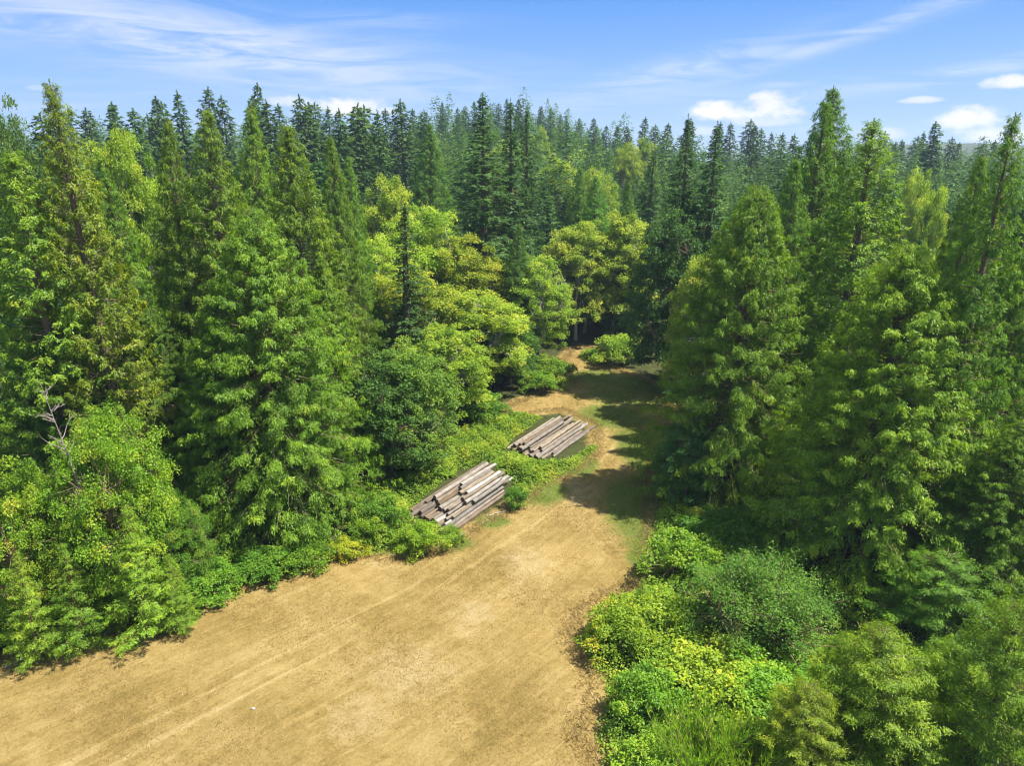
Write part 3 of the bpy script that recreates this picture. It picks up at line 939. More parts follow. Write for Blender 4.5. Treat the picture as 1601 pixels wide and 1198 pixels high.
def make_log(L, r0, r1, seed, loc, yaw, pitch, mat, label, group):
    rng = np.random.default_rng(seed)
    n, k = 26, 14
    ys = np.linspace(0, L, n)
    th = np.arange(k) * 2 * math.pi / k
    bend = np.column_stack((np.cumsum(rng.normal(0, .010, n)), np.cumsum(rng.normal(0, .006, n))))
    bend -= np.linspace(0, 1, n)[:, None] * bend[-1]
    rad = np.linspace(r0, r1, n) * (1 + rng.normal(0, .02, n))
    prof = 1 + .05 * np.sin(2 * th + rng.uniform(0, 6)) + .03 * np.sin(5 * th + rng.uniform(0, 6))
    R = rad[:, None] * prof[None] * (1 + rng.normal(0, .018, (n, k)))
    for _ in range(rng.integers(3, 8)):      # knots
        i, j = rng.integers(2, n - 2), rng.integers(0, k)
        R[i, j] *= rng.uniform(1.1, 1.25)
    V = np.stack((bend[:, :1] + R * np.cos(th), np.repeat(ys[:, None], k, 1), bend[:, 1:] + R * np.sin(th)), -1)
    V[0, :, 1] += rng.normal(0, .03, k)
    V[-1, :, 1] += rng.normal(0, .03, k)
    i, j = np.meshgrid(np.arange(n - 1), np.arange(k), indexing='ij')
    j2 = (j + 1) % k
    q = np.stack((i * k + j, (i + 1) * k + j, (i + 1) * k + j2, i * k + j2), -1).reshape(-1, 4)
    o = mesh_obj('log', V.reshape(-1, 3), q, mat, smooth_shade=True)
    o.location = loc
    o.rotation_euler = (pitch, 0, -yaw)
    o['label'] = label
    o['category'] = 'log'
    o['group'] = group
    for e, sgn in ((0, -1), (n - 1, 1)):
        ring = V[e].copy()
        c = ring.mean(0)
        inner = c + (ring - c) * .55 + [0, 0.006 * sgn, 0]
        vv = np.concatenate((ring, inner, [c + [0, .008 * sgn, 0]]))
        a = np.arange(k)
        b = (a + 1) % k
        fq = np.stack((a, b, b + k, a + k), -1)
        ft = np.stack((a + k, b + k, np.full(k, 2 * k)), -1)
        if sgn > 0:
            fq, ft = fq[:, ::-1], ft[:, ::-1]
        mesh_obj('cut_end', vv, [fq, ft], WOOD[3], o)
    return o


YAW = math.radians(32)
UD = np.array((math.sin(YAW), math.cos(YAW)))        # along the logs, away from the camera
VD = np.array((math.cos(YAW), -math.sin(YAW)))       # across the pile, towards the track
ORD = ['first', 'second', 'third', 'fourth', 'fifth', 'sixth', 'seventh', 'eighth', 'ninth', 'tenth', 'eleventh', 'twelfth', 'thirteenth', 'fourteenth', 'fifteenth', 'sixteenth', 'seventeenth']


def log_pile(origin, layers, seed, which, group):
    """layers: list of rows; a row is a list of (v, start, length, radius, wood) in pile metres; z found from the row below"""
    rng = random.Random(seed)
    tops = []
    for li, (nm, row) in enumerate(layers):
        new = []
        for i, (v, s, L, r, wd) in enumerate(row):
            z = r
            for (v2, s2, L2, r2, z2) in tops:
                if abs(v - v2) < r + r2 and s < s2 + L2 and s + L > s2:
                    z = max(z, z2 + math.sqrt(max(0.0, (r + r2) ** 2 - (v - v2) ** 2)))
            p = np.array(origin) + VD * v + UD * s
            yaw = YAW + rng.gauss(0, .012)
            tone = ('grey weathered log', 'brown barked log', 'pale stripped log')[wd]
            make_log(L, r * 1.04, r * .90, seed * 100 + li * 20 + i, (p[0], p[1], float(terrain(p[0], p[1])) + z - 0.03), yaw, rng.gauss(0, .004), WOOD[wd],
                     f'{tone} in the {nm} of the {which} pile, {ORD[len(row) - 1 - i]} from the track', group)
            new.append((v, s, L, r, z))
        tops += new


rg = random.Random(4)


def row(n, v0, f, rlo=.13, rhi=.24, woods=(0, 0, 1, 0, 2, 0, 1)):
    """logs side by side; f(i) gives (start, length)"""
    out, v = [], v0
    for i in range(n):
        r = rg.uniform(rlo, rhi)
        v += r
        st, ln = f(i)
        out.append((v, st, ln, r, rg.choice(woods)))
        v += r + rg.uniform(.02, .11)
    return out


# nearer pile: origin at the back-left low corner
O1 = np.array((-10.0, 59.3))
log_pile(O1, [
    ('ground row', row(14, 0.0, lambda i: ((0.1 + rg.gauss(0, .45) - .05 * i, 13.3 - rg.uniform(0, 1.4) - .14 * i) if i < 11 else (-1.1 + rg.gauss(0, .25), 9.8 + rg.gauss(0, .5))))),
    ('second row', row(10, 0.7, lambda i: (2.3 - .16 * i + rg.gauss(0, .45), 9.6 - rg.uniform(0, 1.3)))),
    ('top row', row(7, 1.9, lambda i: (5.6 - .34 * i + rg.gauss(0, .35), 6.2 - rg.uniform(0, 1.0)), .18, .235, (2, 0, 2, 1)))], 11, 'nearer', 'logs stacked in the nearer pile')
# farther pile
O2 = np.array((-0.9, 74.2))
log_pile(O2, [
    ('ground row', row(14, 0.0, lambda i: (0.2 - .03 * i + rg.gauss(0, .4) + (1.8 if i > 11 else 0), (12.4 if i < 11 else 10.0) - rg.uniform(0, 1.2)))),
    ('top row', row(10, 0.7, lambda i: (0.9 + rg.gauss(0, .6), 10.8 - rg.uniform(0, 1.6))))], 12, 'farther', 'logs stacked in the farther pile')

# ------------------------------------------------------------------ near trees, left of the field
CED = 'cedar tree'
def cedar(px, py, Y, hw, label, tint=(1, 1, 1), kind='cedar', **k):
    return tree(kind, 'cedar_tree', px, py, Y, hw, label, CED, None, tint, **k)


cedar(385, 325, 58, 150, 'broad bright green cedar standing at the corner of the field, left of the log piles', (1.0, 1.02, .9))
cedar(448, 196, 67, 118, 'tall cedar behind the broad corner cedar, its right flank reaching the yellow alders', (1.08, 1.05, .9), kind='spirecedar')
cedar(300, 172, 66, 100, 'tall pointed cedar rising behind the broad corner cedar on its left', (1.12, 1.05, .95), kind='spirecedar')
cedar(240, 188, 68, 84, 'pointed green cedar just right of the yellow tree tops at the left', (1.05, 1.02, .9), kind='spirecedar')
cedar(372, 166, 74, 84, 'tall cedar with its tip on the skyline behind the corner cedar', (1.0, 1.0, .9), kind='spirecedar')
cedar(96, 128, 56, 92, 'tall thin cedar with sparse brownish sprays, dark bushy tip and bare trunk showing', (1.25, 1.05, .95), kind='thincedar')
cedar(18, 235, 55, 100, 'cedar cut by the left edge of the picture, with long bare limbs', (1.05, 1.0, .9), kind='thincedar')
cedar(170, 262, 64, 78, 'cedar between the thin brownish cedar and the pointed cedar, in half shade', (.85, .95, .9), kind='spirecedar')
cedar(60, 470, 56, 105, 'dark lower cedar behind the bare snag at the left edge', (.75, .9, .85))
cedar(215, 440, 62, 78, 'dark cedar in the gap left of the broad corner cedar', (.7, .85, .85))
cedar(520, 215, 80, 62, 'slim cedar with its top left of the yellow alders, behind the tall flank cedar', (.9, .95, .95), kind='spirecedar')
cedar(545, 245, 88, 52, 'short dark cedar right beside the highest yellow alder', (.78, .9, .95), kind='spirecedar')
cedar(500, 400, 65, 80, 'bright cedar wedged between the corner cedar and the rounded leafy tree', (1.1, 1.06, .9), kind='spirecedar')
cedar(455, 520, 60, 88, 'low bright cedar skirt on the right side of the broad corner cedar', (1.05, 1.08, .9))
cedar(318, 470, 57, 84, 'low bushy cedar in front of the broad corner cedar on its left', (.9, 1.0, .85))

# near trees, right of the field
cedar(1440, 383, 50, 166, 'big yellow-green cedar in the right foreground with its bare trunk showing through', (1.25, 1.12, .9), bx=1415)
cedar(1178, 290, 63, 128, 'broad full cedar at the right edge of the track, tip above the shaded shrub', (1.05, 1.06, .95))
cedar(1368, 188, 66, 112, 'tall open cedar with curved bare limbs between the two broad right-hand cedars', (1.0, 1.0, .95), kind='thincedar')
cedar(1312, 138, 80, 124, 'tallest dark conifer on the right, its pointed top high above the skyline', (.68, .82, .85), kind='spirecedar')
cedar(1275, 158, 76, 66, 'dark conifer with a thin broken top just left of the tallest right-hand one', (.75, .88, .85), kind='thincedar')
cedar(1516, 243, 63, 82, 'pointed green cedar behind the big yellow-green cedar on its right', (.95, 1.02, .9), kind='spirecedar')
cedar(1578, 180, 50, 78, 'tall cedar with a ragged thin top close to the right edge of the picture', (.8, .9, .9), kind='thincedar')
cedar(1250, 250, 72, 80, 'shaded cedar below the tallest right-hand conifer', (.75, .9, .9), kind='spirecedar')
cedar(1598, 395, 54, 100, 'cedar at the right edge behind the big yellow-green cedar', (.9, .98, .9))
cedar(1600, 660, 44, 120, 'leafy cedar cut by the right edge, below the big yellow-green cedar', (.95, 1.05, .85))
cedar(1485, 860, 41, 100, 'low dark green cedar at the right, in the shade of the foreground cedar', (.8, .98, .85), kind='youngcedar')
cedar(1398, 985, 30.5, 118, 'bright young cedar at the bottom right with pale drooping tips', (1.3, 1.12, .85), kind='youngcedar')
cedar(1592, 930, 30, 105, 'bright young cedar in the bottom right corner', (1.15, 1.05, .85), kind='youngcedar')
cedar(1260, 1060, 29.5, 80, 'small yellow-green cedar in front of the bright young one at the bottom', (1.4, 1.12, .85), kind='youngcedar')

# dark trees closing the end of the track
tree('maple', 'maple_tree', 1066, 322, 96, 58, 'dark dense leafy tree at the right end of the track', 'maple tree', None, (.75, .85, .95))
tree('maple', 'maple_tree', 985, 420, 131, 42, 'dark rounded leafy tree overhanging the end of the track', 'maple tree', None, (.85, .95, 1.0))
tree('fir', 'fir_tree', 1122, 192, 97, 68, 'tall dark fir right of the track end, with its top on the skyline', 'fir tree', None, (.8, .9, .9))
tree('fir', 'fir_tree', 1082, 182, 100, 58, 'tall dark fir behind the dark leafy tree at the track end', 'fir tree', None, (.9, 1.0, .95))
tree('fir', 'fir_tree', 1015, 235, 140, 46, 'dark fir left of the two tall firs by the track end', 'fir tree', None, (.95, 1.0, 1.0))
tree('alder', 'alder_tree', 1104, 398, 85, 44, 'yellow-green alder squeezed between the dark tree and the broad track-side cedar', 'alder tree', None, (1.0, 1.0, 1.0))
# centre firs
tree('fir', 'fir_tree', 757, 148, 116, 84, 'tallest fir in the centre, with long layered branches above the alders', 'fir tree', None, (1.0, 1.05, 1.0))
tree('fir', 'fir_tree', 803, 158, 121, 62, 'tall dark fir touching the tallest centre fir on its right', 'fir tree', None, (.8, .9, .95))
tree('fir', 'fir_tree', 822, 172, 126, 46, 'narrow dark fir third in the row of tall centre firs', 'fir tree', None, (.85, .95, 1.0))
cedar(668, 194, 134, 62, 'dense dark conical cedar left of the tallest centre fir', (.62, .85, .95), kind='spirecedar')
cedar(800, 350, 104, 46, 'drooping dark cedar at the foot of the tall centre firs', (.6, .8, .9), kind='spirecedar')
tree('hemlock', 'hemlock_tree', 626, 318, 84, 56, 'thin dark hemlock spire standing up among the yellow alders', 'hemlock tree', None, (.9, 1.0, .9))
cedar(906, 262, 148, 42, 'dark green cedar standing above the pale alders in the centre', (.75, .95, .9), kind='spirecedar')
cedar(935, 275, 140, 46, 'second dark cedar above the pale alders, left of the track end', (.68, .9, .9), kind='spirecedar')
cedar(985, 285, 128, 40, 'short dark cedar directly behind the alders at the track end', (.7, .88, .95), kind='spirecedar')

AL = 'alder tree'
for (k, px, py, Y, hw, lab, tint) in (
        ('alder', 606, 272, 122, 46, 'highest yellow alder, in a notch between dark conifers', (1.05, 1.0, 1.0)),
        ('alder', 655, 320, 108, 62, 'yellow-green alder behind the thin dark hemlock', (.9, .98, .9)),
        ('alder', 588, 372, 100, 56, 'yellowed alder against the flank of the left cedars', (1.02, 1.02, 1.0)),
        ('alder', 722, 366, 106, 66, 'yellow alder under the tallest centre fir', (1.12, 1.0, 1.0)),
        ('alder', 640, 420, 90, 66, 'yellowish alder below the thin dark hemlock', (1.05, 1.0, .95)),
        ('alder', 745, 455, 95, 76, 'large green alder in front, hanging over the far log pile', (.95, .95, .85)),
        ('alder', 690, 505, 82, 66, 'green alder directly behind the brambles and nearer log pile', (.88, .93, .8)),
        ('alder', 842, 398, 106, 46, 'pale green alder at the left end of the track', (.85, .95, .95)),
        ('alder', 905, 345, 124, 52, 'pale alder at the left of the rounded alders beyond the track end', (.95, .98, 1.05)),
        ('alder', 965, 328, 128, 56, 'broad pale yellow alder straight beyond the track end', (1.0, 1.0, 1.05)),
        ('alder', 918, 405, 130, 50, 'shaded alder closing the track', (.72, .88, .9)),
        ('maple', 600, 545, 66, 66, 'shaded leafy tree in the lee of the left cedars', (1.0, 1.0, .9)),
        ('maple', 640, 528, 68, 62, 'rounded leafy tree between the left cedars and the brambles', (1.9, 1.6, 1.1)),
        ('maple', 796, 500, 99, 36, 'green leafy tree drooping over the track at its left end', (1.2, 1.2, 1.0)),
        ('alder', 150, 200, 92, 52, 'yellow tree top seen past the thin brownish cedar', (1.0, 1.05, .9)),
        ('alder', 205, 205, 96, 44, 'second yellow tree top at the left, nearer the pointed cedars', (.95, 1.05, .9)),
        ('alder', 1432, 262, 110, 34, 'pale yellow tree top peeping out behind the right cedars', (.95, 1.0, 1.1)),
        ('alder', 1462, 290, 96, 30, 'small yellow tree top right of the other pale one behind the right cedars', (.95, 1.0, 1.1)),
        ('maple', 14, 150, 96, 42, 'round green tree top at the far left on the skyline', (1.1, 1.1, 1.1)),
        ('alder', 862, 245, 190, 36, 'pale yellow alder on the lower hill slope right of the centre firs', (1.0, 1.0, 1.1)),
        ('alder', 985, 222, 215, 24, 'small pale alder high on the slope, above the short dark cedar', (1.0, 1.0, 1.1)),
        ('alder', 1010, 214, 232, 20, 'tiny pale alder top on the slope left of the tall track-end firs', (1.0, 1.0, 1.1)),
        ('alder', 845, 196, 262, 18, 'tiny pale alder on the upper slope right of the narrow dark fir', (.95, 1.0, 1.1)),
        ('alder', 930, 262, 172, 34, 'pale alder between the dark cedars on the slope', (1.0, 1.0, 1.1))):
    tree(k, AL.replace(' ', '_') if k == 'alder' else 'maple_tree', px, py, Y, hw, lab, AL if k == 'alder' else 'maple tree', None, tint)

# foreground left: leafy trees, young fir, snag
tree('bushtree', 'birch_tree', 150, 635, 45, 88, 'leafy tree with yellowing top in the left foreground, under the bare snag', 'leafy tree', None, (.88, .98, .85))
tree('bushtree', 'birch_tree', -5, 720, 43, 88, 'bright yellow-green leafy tree at the left edge', 'leafy tree', None, (.98, 1.05, .85))
tree('bushtree', 'birch_tree', 78, 770, 43.5, 66, 'low leafy tree in front of the yellow-topped one', 'leafy tree', None, (1.05, 1.05, .9))
tree('bushtree', 'birch_tree', 262, 770, 46.5, 50, 'dark low leafy tree between the small young fir and the corner cedar', 'leafy tree', None, (.6, .8, .8))
tree('youngfir', 'young_fir', 186, 790, 41.6, 66, 'small bright young fir with feathery tiers by the left edge of the field', 'fir tree', None, (1.3, 1.3, 1.1))
tree('youngfir', 'young_fir', 98, 850, 40.2, 50, 'second small young fir, left of the feathery tiered one', 'fir tree', None, (1.0, 1.08, 1.0))
tree('youngfir', 'young_fir', 262, 868, 42.4, 42, 'smallest young fir, right of the feathery tiered one', 'fir tree', None, (1.0, 1.05, 1.0))
tree('youngfir', 'young_fir', 20, 860, 39.0, 46, 'young fir close to the left edge of the picture', 'fir tree', None, (1.15, 1.1, 1.0))


def snag(px, py, Y, label):
    x, y, z = at(px, py, Y)
    rng = np.random.default_rng(77)
    TB = Tubes()
    s = np.linspace(0, 1, 12)
    pts = np.column_stack((-1.2 * s ** 2 + .15 * np.sin(5 * s), .3 * np.sin(3 * s), (z - 0) * s))
    TB.add(pts, np.linspace(.10, .012, 12), 7, .7)
    BR = Tubes()
    for i in range(34):
        u = rng.uniform(.45, .98)
        b = np.array([np.interp(u, s, pts[:, k]) for k in range(3)])
        a = rng.uniform(0, 6.28)
        l = rng.uniform(.5, 1.6) * (1.25 - u)
        d = np.array((math.cos(a), math.sin(a), rng.uniform(.1, .9)))
        q = np.linspace(0, 1, 5)
        br = b + d * (l * 1.6 * q)[:, None] + np.array((0, 0, .4)) * (l * q ** 2)[:, None] + rng.normal(0, .03, (5, 3))
        BR.add(br, np.linspace(.035, .008, 5), 4, .8)
        for _ in range(3):
            t = rng.integers(1, 5)
            dd = d + rng.normal(0, .7, 3)
            BR.add(np.array([br[t], br[t] + dd * .25 * l, br[t] + dd * .5 * l + [0, 0, .05]]), [.014, .01, .005], 3, .8)
    v, f, a = TB.data()
    o = mesh_obj('dead_tree', v, f, M_SNAG, attrs=a, smooth_shade=True)
    o.location = (x + .9, y, float(terrain(x, y)))
    o['label'] = label
    o['category'] = 'dead tree'
    v, f, a = BR.data()
    mesh_obj('branches', v, f, M_SNAG, o, attrs=a, smooth_shade=True)


snag(72, 598, 43, 'bare grey dead snag leaning left above the yellow-topped leafy tree')

# ------------------------------------------------------------------ shrubs
for (k, px, pyb, hp, hw, lab, tint) in (
        ('shrub', 1070, 905, 92, 58, 'bright green bush at the track edge, below the shaded shrub', (.95, 1.05, .9)),
        ('shrub', 968, 1012, 84, 54, 'yellow-green bush bulging into the field', (1.25, 1.12, .9)),
        ('shrub', 1040, 1000, 78, 60, 'yellow-green bush right beside the one bulging into the field', (1.15, 1.1, .9)),
        ('willow', 1182, 1015, 150, 112, 'grey-green willow bush under the right-hand cedars', (.62, .85, 1.35)),
        ('shrub', 1018, 1120, 100, 54, 'round mid green bush at the bottom beside the dry grass', (.85, 1.05, .9)),
        ('shrub', 1105, 1085, 92, 76, 'yellow bush in the middle of the right-hand thicket', (1.45, 1.15, .9)),
        ('shrub', 1192, 1118, 90, 76, 'leafy green bush in the thicket below the willow bush', (.9, 1.08, .9)),
        ('broom', 1085, 1215, 120, 62, 'spiky upright green broom at the bottom of the picture', (.9, 1.1, .9)),
        ('broom', 1160, 1235, 110, 50, 'spiky green broom right of the other broom at the bottom', (1.0, 1.12, .9)),
        ('shrub', 1020, 1225, 80, 60, 'low green bush in the bottom foreground left of the spiky broom', (1.0, 1.05, .9)),
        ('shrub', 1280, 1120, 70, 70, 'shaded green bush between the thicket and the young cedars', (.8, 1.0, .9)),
        ('shrub', 1220, 1225, 90, 80, 'yellow-green bush at the bottom edge in front of the small cedar', (1.3, 1.15, .9)),
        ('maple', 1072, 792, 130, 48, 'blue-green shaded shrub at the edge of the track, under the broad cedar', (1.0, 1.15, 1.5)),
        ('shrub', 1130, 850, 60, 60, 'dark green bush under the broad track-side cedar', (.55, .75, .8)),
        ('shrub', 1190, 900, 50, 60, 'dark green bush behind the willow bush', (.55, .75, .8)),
        ('shrub', 962, 570, 58, 34, 'pale olive bush at the right end of the track', (1.1, 1.0, 1.2)),
        ('shrub', 928, 560, 18, 18, 'small low bush in the middle of the track end', (1.0, 1.0, 1.0)),
        ('shrub', 866, 598, 50, 30, 'green bush at the left end of the track', (.9, 1.0, .9)),
        ('shrub', 845, 612, 40, 26, 'green bush in front of the trees at the left end of the track', (.8, .95, .9)),
        ('shrub', 600, 834, 82, 34, 'grey-green bush left of the nearer log pile', (.75, .9, .9)),
        ('shrub', 662, 860, 56, 34, 'bright yellow-green bush at the low end of the nearer log pile', (1.15, 1.15, .9)),
        ('shrub', 578, 848, 60, 30, 'green bush at the field corner left of the grey-green bush', (1.0, 1.05, .9)),
        ('shrub', 704, 846, 30, 18, 'small bush covering the foot of the nearer logs', (.95, 1.0, .9)),
        ('shrub', 808, 792, 44, 18, 'small blue-green weed at the track end of the nearer log pile', (.6, .8, 1.1)),
        ('shrub', 320, 935, 66, 44, 'ferny green bush under the broad corner cedar by the field edge', (.75, .95, .9)),
        ('shrub', 405, 900, 48, 46, 'dark low bush at the foot of the broad corner cedar', (.6, .8, .8)),
        ('shrub', 480, 878, 44, 40, 'low bush at the field corner under the cedars', (.75, .9, .8)),
        ('shrub', 545, 868, 34, 26, 'small dry yellowish bush at the field corner', (1.6, 1.15, .9)),
        ('shrub', 255, 952, 76, 52, 'rounded bush right of the small young fir at the field edge', (1.0, 1.05, .9)),
        ('shrub', 150, 974, 70, 60, 'green bush in front of the small young fir', (.95, 1.05, .9)),
        ('shrub', 60, 994, 76, 64, 'green bush at the left field edge, second from the picture edge', (1.05, 1.08, .9)),
        ('shrub', -15, 1010, 80, 60, 'green bush cut by the left edge of the picture beside the field', (1.0, 1.05, .9)),
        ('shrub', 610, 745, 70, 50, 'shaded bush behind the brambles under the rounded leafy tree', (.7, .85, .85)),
        ('shrub', 745, 655, 40, 44, 'dark bush under the large front alder', (.6, .8, .85))):
    nm = {'broom': 'broom_bush', 'willow': 'willow_bush'}.get(k, 'bush')
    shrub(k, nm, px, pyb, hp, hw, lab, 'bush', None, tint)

for i, (px, py, w_, t) in enumerate(((1135, 1100, 24, (1.2, 1.1, .9)), (1105, 1140, 26, (1.25, 1.05, .9)), (1150, 1140, 22, (1.0, 1.1, .9)), (1240, 1060, 24, (.9, 1.05, .9)), (1060, 960, 20, (1.2, 1.1, .9)), (1125, 940, 20, (.9, 1.0, .9)), (985, 1085, 22, (1.3, 1.1, .9)), (360, 920, 22, (.8, 1, .9)), (440, 890, 20, (.8, 1, .9)), (300, 950, 20, (.9, 1.05, .9)), (700, 745, 14, (1.0, 1.05, .9)), (620, 800, 15, (1.0, 1.05, .9)), (540, 872, 14, (1.2, 1.05, .8)))):
    spot = 'in the right-hand thicket' if px > 900 else 'along the left edge of the field' if px < 500 else 'among the brambles by the log piles'
    x, y = gpt(px, py)
    m_ = mpp(y, .5)
    r_ = plant('fern', 'fern', x, y, .55 * w_ * m_, w_ * m_ * 1.2, f'arching green fern {spot}', 'fern', f'ferns {spot}', t)
    if px > 900:
        r_.location.z += .8
for i, (px, py, hp, hw, k, t) in enumerate(((1000, 965, 62, 24, 'youngfir', (1.1, 1.1, .9)), (1088, 1000, 70, 26, 'youngcedar', (1.3, 1.1, .85)), (1145, 1050, 66, 30, 'youngfir', (1.0, 1.1, .9)), (1230, 1010, 60, 30, 'youngcedar', (1.1, 1.2, .9)), (1040, 905, 56, 20, 'willow', (.8, 1, 1)), (1310, 1060, 76, 34, 'youngcedar', (1.2, 1.25, .9)), (1150, 1195, 80, 34, 'youngcedar', (1.45, 1.1, .85)), (1330, 1190, 100, 46, 'youngcedar', (1.3, 1.1, .85)), (1460, 1120, 130, 56, 'youngcedar', (1.2, 1.25, .9)))):
    nm, ct = {'youngfir': ('young_fir', 'fir tree'), 'youngcedar': ('young_cedar', 'cedar tree'), 'willow': ('willow_bush', 'bush')}[k]
    lab = ('tiny fir poking out of the yellow-green bush beside the field', 'small cedar between the yellow bush and the willow bush', 'small fir standing in the thicket right of the yellow bush', 'shaded small cedar at the right foot of the willow bush', 'small upright willow at the track edge before the bright green bush',
           'small cedar left of the bright young cedar at the bottom right', 'yellow-tipped cedar sapling beside the spiky broom', 'yellow-green cedar sapling at the bottom edge, left of the bright young cedar', 'young cedar wedged between the two bright ones at the bottom right')[i]
    shrub(k, nm, px, py, hp, hw, lab, ct, None, t)

def stone(px, py, r, label):
    rng = np.random.default_rng(int(px))
    x, y = gpt(px, py)
    nu, nv = 12, 8
    th = np.linspace(0, 2 * math.pi, nu, endpoint=False)
    ph = np.linspace(.15, math.pi - .15, nv)
    R = r * (1 + rng.normal(0, .09, (nv, nu)))
    V = np.stack((R * np.sin(ph)[:, None] * np.cos(th) * 1.3, R * np.sin(ph)[:, None] * np.sin(th), R * np.cos(ph)[:, None] * .7 + np.zeros((nv, nu))), -1).reshape(-1, 3)
    i, j = np.meshgrid(np.arange(nv - 1), np.arange(nu), indexing='ij')
    j2 = (j + 1) % nu
    q = np.stack((i * nu + j, (i + 1) * nu + j, (i + 1) * nu + j2, i * nu + j2), -1).reshape(-1, 4)
    V = np.concatenate((V, [[0, 0, V[0, 2]], [0, 0, V[-1, 2]]]))
    t1 = np.stack((np.arange(nu), (np.arange(nu) + 1) % nu, np.full(nu, nu * nv)), -1)
    t2 = np.stack(((np.arange(nu) + 1) % nu + nu * (nv - 1), np.arange(nu) + nu * (nv - 1), np.full(nu, nu * nv + 1)), -1)
    o = mesh_obj('stone', V, [q, t1, t2], M_PALEBARK, smooth_shade=True, attrs={'tone': np.full(len(V), .25)})
    o.location = (x, y, float(terrain(x, y)) + r * .35)
    o['label'] = label
    o['category'] = 'stone'


stone(396, 1110, .10, 'small pale stone lying alone in the dry grass of the field')


def stick(px, py, ln, yaw, label):
    rng = np.random.default_rng(int(px))
    x, y = gpt(px, py)
    TB = Tubes()
    q = np.linspace(-.5, .5, 7)
    pts = np.column_stack((q * ln, rng.normal(0, .03 * ln, 7), .07 + np.abs(rng.normal(0, .03, 7))))
    TB.add(pts, np.linspace(.07, .03, 7), 6, .9)
    TB.add(np.array([pts[3], pts[3] + [.2 * ln, .15 * ln, .1]]), [.03, .01], 5, .9)
    v, f, a = TB.data()
    o = mesh_obj('fallen_branch', v, f, M_SNAG, smooth_shade=True, attrs=a)
    o.location = (x, y, float(terrain(x, y)))
    o.rotation_euler = (0, 0, yaw)
    o['label'] = label
    o['category'] = 'branch'


stick(28, 1037, 1.6, .9, 'grey fallen branch at the left edge of the field')
stick(778, 803, 1.8, .5, 'pale fallen branch beside the nearer log pile on the track side')
stick(722, 838, 1.2, 1.2, 'short pale branch at the low corner of the nearer log pile')

# ------------------------------------------------------------------ the wood behind
SKY = [(165, 160), (185, 160), (132, 168), (240, 150), (253, 158), (282, 141), (315, 136), (347, 149), (389, 127), (404, 150), (419, 156), (437, 163), (462, 148), (475, 160), (488, 160), (512, 166), (530, 170), (548, 161), (560, 172), (574, 165), (588, 172), (603, 170),
       (628, 156), (645, 170), (660, 172), (692, 158), (715, 168), (728, 165), (742, 158), (776, 160), (790, 153), (811, 154), (845, 165), (862, 168), (875, 178), (888, 182), (930, 184), (905, 184), (950, 196), (985, 196), (968, 195), (1010, 183), (1030, 194), (1042, 192),
       (1082, 188), (1127, 190), (1148, 192), (1168, 186), (1180, 196), (1195, 200), (1208, 206), (1225, 208), (1243, 209), (1420, 218), (1436, 212), (1450, 205), (1473, 190), (1490, 214), (1505, 222), (1540, 224), (1556, 218), (205, 170), (222, 178), (105, 170), (60, 176), (85, 172), (1400, 222), (1385, 205)]
rs = random.Random(21)
taken = []
for i, (px, py) in enumerate(SKY):
    c = abs(px - 800) / 800
    Y = rs.uniform(170, 250) if px < 640 else (rs.uniform(300, 390) if 690 < px < 960 else rs.uniform(230, 330))
    x, y, z = at(px, py, Y)
    g = float(terrain(x, y))
    hh = z - g
    r = hh * rs.uniform(.13, .18)
    side = 'at the left, above the cedars' if px < 420 else 'left of the tallest centre fir' if px < 700 else 'on the hill behind the centre firs' if px < 960 else 'right of the track end' if px < 1300 else 'at the right, behind the open cedar'
    plant('farfir', 'fir_tree', x, y, hh, r, f'dark fir with its tip on the skyline {side}', 'fir tree', f'firs on the skyline {side}', (rs.uniform(.8, 1.05),) * 3)
    taken.append((x, y, 4.0))
for o in list(COL.objects):
    if o.type == 'EMPTY' and o.parent is None:
        taken.append((o.location.x, o.location.y, 3.0))
TX = np.array(taken)
rng = np.random.default_rng(31)
ALD = np.array([(-30, 78), (-2, 70), (8, 95), (20, 118), (34, 130), (26, 150), (-10, 150), (-34, 128)], float)
FIELD_BIG = FIELD
pts = []
tries = 0
while len(pts) < 210 and tries < 60000:
    tries += 1
    Y = rng.uniform(62, 178)
    x = rng.uniform(-.80, .80) * (Y * .95 + 6)
    if (Y < 90 and abs(x) < 18) or (100 < Y < 124 and 2 < x < 48) or (64 < Y < 92 and 0 < x < 40):
        continue
    if poly_sdf(np.array([x]), np.array([Y]), FIELD)[0] > -5 or (poly_sdf(np.array([x]), np.array([Y]), ALD)[0] > -2):
        continue
    dd = np.hypot(TX[:, 0] - x, TX[:, 1] - Y)
    if (dd < 5.2).any():
        continue
    TX = np.vstack((TX, (x, Y, 3)))
    pts.append((x, Y))
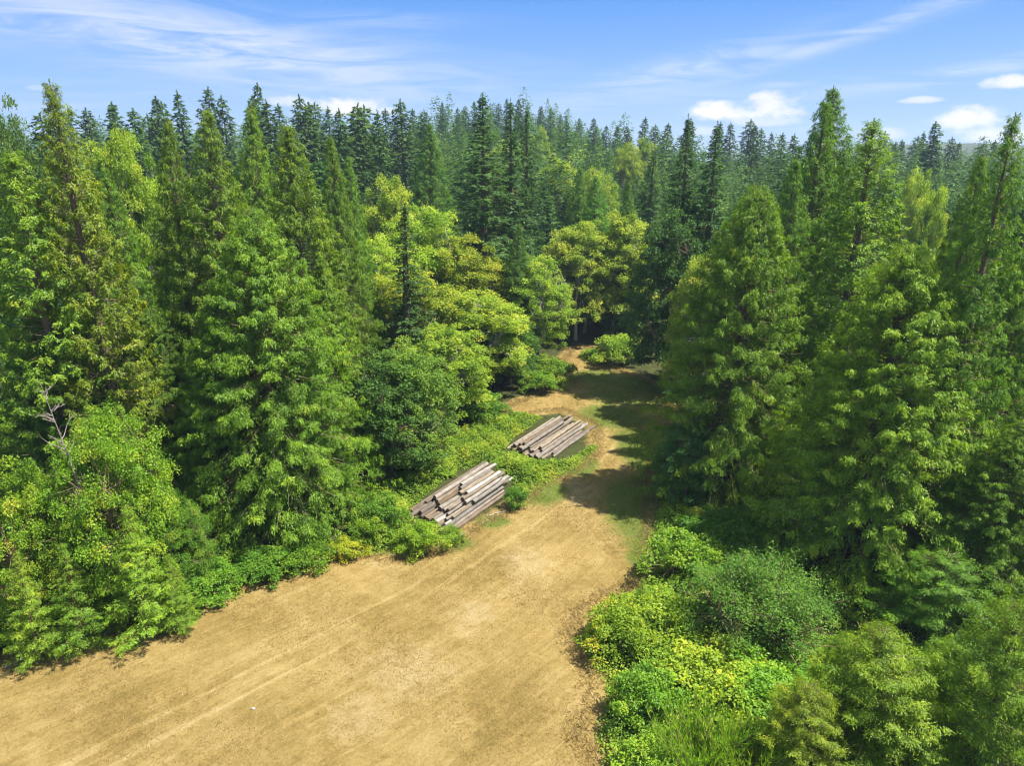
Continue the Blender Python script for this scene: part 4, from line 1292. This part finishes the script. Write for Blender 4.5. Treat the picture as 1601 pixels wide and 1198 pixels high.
for (x, Y) in pts:
    kind = rng.choice(['fir', 'cedar', 'fir', 'alder'] if Y < 130 else ['farfir', 'farfir', 'cedar', 'farfir', 'faralder'], p=[.35, .42, .18, .05] if Y < 130 else [.24, .20, .38, .09, .09])
    px = 800 + F * x / (Y * .95 + 3)
    side = 'left part of the wood' if px < 560 else 'middle of the wood' if px < 1000 else 'right part of the wood'
    dep = 'close behind the front trees' if Y < 110 else 'in the middle distance' if Y < 155 else 'far back below the skyline'
    hmax = 31 + 0.022 * Y * 1.0 + rng.uniform(-13, 0) - (2 if px > 1150 else 0)
    if Y > 118 and px > 640:
        hmax = rng.uniform(16, 27)
    g = float(terrain(x, Y))
    if kind in ('fir', 'farfir'):
        plant(kind, 'fir_tree', x, Y, hmax, hmax * rng.uniform(.15, .23), f'dark fir {dep}, {side}', 'fir tree', f'firs {dep} in the {side}', (rng.uniform(.8, 1.1), rng.uniform(.9, 1.1), rng.uniform(.85, 1.05)))
    elif kind == 'cedar':
        hh = hmax * rng.uniform(.75, .95)
        plant('spirecedar', 'cedar_tree', x, Y, hh, hh * rng.uniform(.19, .26), f'green cedar {dep}, {side}', CED, f'cedars {dep} in the {side}', (rng.uniform(.6, .85), rng.uniform(.8, .95), .9))
    else:
        hh = hmax * rng.uniform(.6, .78)
        plant(kind, 'alder_tree', x, Y, hh, hh * .28, f'yellow-green alder {dep}, {side}', AL, f'alders {dep} in the {side}', (1.0, 1.0, 1.0))


def far_wood():
    """the wood on the hill slopes, too many trees to count"""
    rng = np.random.default_rng(41)
    raws = []
    for p in P['farfir']:
        v, t = p.raw
        raws.append((v.reshape(-1, 4, 3), t.reshape(-1, 4)))
    va, ta = P['faralder'][0].raw
    ra = (va.reshape(-1, 4, 3), ta.reshape(-1, 4))
    bag = {0: ([], []), 1: ([], []), 2: ([], [])}
    for k in range(3400):
        Y = 172 + 330 * rng.random() ** 1.15
        x = rng.uniform(-.80, .80) * Y
        g = float(terrain(x, Y))
        patch = math.sin(x * .031 + 1.3) * math.sin(Y * .027 + .5) + .5 * math.sin(x * .011 - Y * .013)
        kind = 2 if rng.random() < (.5 if patch > .55 else .07) else 1 if rng.random() < .38 + .2 * patch else 0
        v, t = ra if kind == 2 else raws[rng.integers(0, 5)]
        keep = 1200 if Y < 250 else 700 if Y < 350 else 420
        hi = np.flatnonzero(v[:, 0, 2] > (0 if kind == 2 else (6 if Y < 200 else 15)))     # the lower boughs are hidden in the stand
        idx = rng.choice(hi, min(keep, len(hi)), replace=False)
        v = v[idx]
        t = t[idx]
        c = v.mean(1, keepdims=True)
        v = c + (v - c) * (1.1 if Y < 250 else 1.35 if Y < 350 else 1.7) * (.8 if kind == 2 else 1)
        h = rng.uniform(14, 31) * (.65 if kind == 2 else .85 if kind == 1 else 1)
        if kind == 0 and rng.random() < .12:
            h = rng.uniform(31, 38)
        a = rng.uniform(0, 6.28)
        sc = h / (20 if kind == 2 else 38)
        sxy = sc * rng.uniform(1.1, 1.6) * (1.25 if kind == 1 else 1)
        R = np.array([[math.cos(a), -math.sin(a), 0], [math.sin(a), math.cos(a), 0], [0, 0, 1]])
        v = (v @ R.T) * [sxy, sxy, sc]
        v[..., 0] += v[..., 2] * rng.normal(0, .02)
        v = v + [x, Y, g]
        bag[kind][0].append(v.reshape(-1, 3))
        bag[kind][1].append(np.clip(t + rng.normal(0, .16), 0, 1).reshape(-1))
    for k, nm, mt, lb in ((0, 'distant_firs', M_FIR, 'dark fir wood covering the hill slopes behind'), (1, 'distant_cedars', M_CEDAR, 'mid green cedars mixed into the fir wood on the hill'), (2, 'distant_alders', M_ALDER, 'pale alders dotted through the conifer wood on the hill')):
        v = np.concatenate(bag[k][0])
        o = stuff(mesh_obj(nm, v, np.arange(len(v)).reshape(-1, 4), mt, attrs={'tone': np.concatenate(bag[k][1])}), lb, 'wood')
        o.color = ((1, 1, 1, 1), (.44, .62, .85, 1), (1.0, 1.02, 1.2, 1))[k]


far_wood()

# ------------------------------------------------------------------ haze
def haze():
    m = bpy.data.materials.new('thin_blue_haze')
    m.use_nodes = True
    w = NT(m.node_tree)
    w.n.clear()
    v = w.node('ShaderNodeVolumePrincipled', {'Color': (0.62, 0.81, 1.0, 1), 'Density': 0.00018, 'Anisotropy': 0.2})
    out = w.n.new('ShaderNodeOutputMaterial')
    w.l.new(v.outputs[0], out.inputs['Volume'])
    g = bpy.data.objects['ground']
    co = np.empty(len(g.data.vertices) * 3, np.float32)
    g.data.vertices.foreach_get('co', co)
    co = co.reshape(-1, 3)
    a = co.min(0) - [20, 20, 1]
    b = co.max(0) + [20, 20, 0]
    b[2] = max(b[2] + 3, 100)
    V = np.array([(x, y, z) for x in (a[0], b[0]) for y in (a[1], b[1]) for z in (a[2], b[2])])
    Fq = np.array([(0, 1, 3, 2), (4, 6, 7, 5), (0, 4, 5, 1), (2, 3, 7, 6), (0, 2, 6, 4), (1, 5, 7, 3)])
    o = mesh_obj('haze', V, Fq, m)
    stuff(o, 'thin blue summer haze over the far trees', 'haze')


haze()
print('objects', len(COL.objects), 'polys', sum(len(m.polygons) for m in bpy.data.meshes))
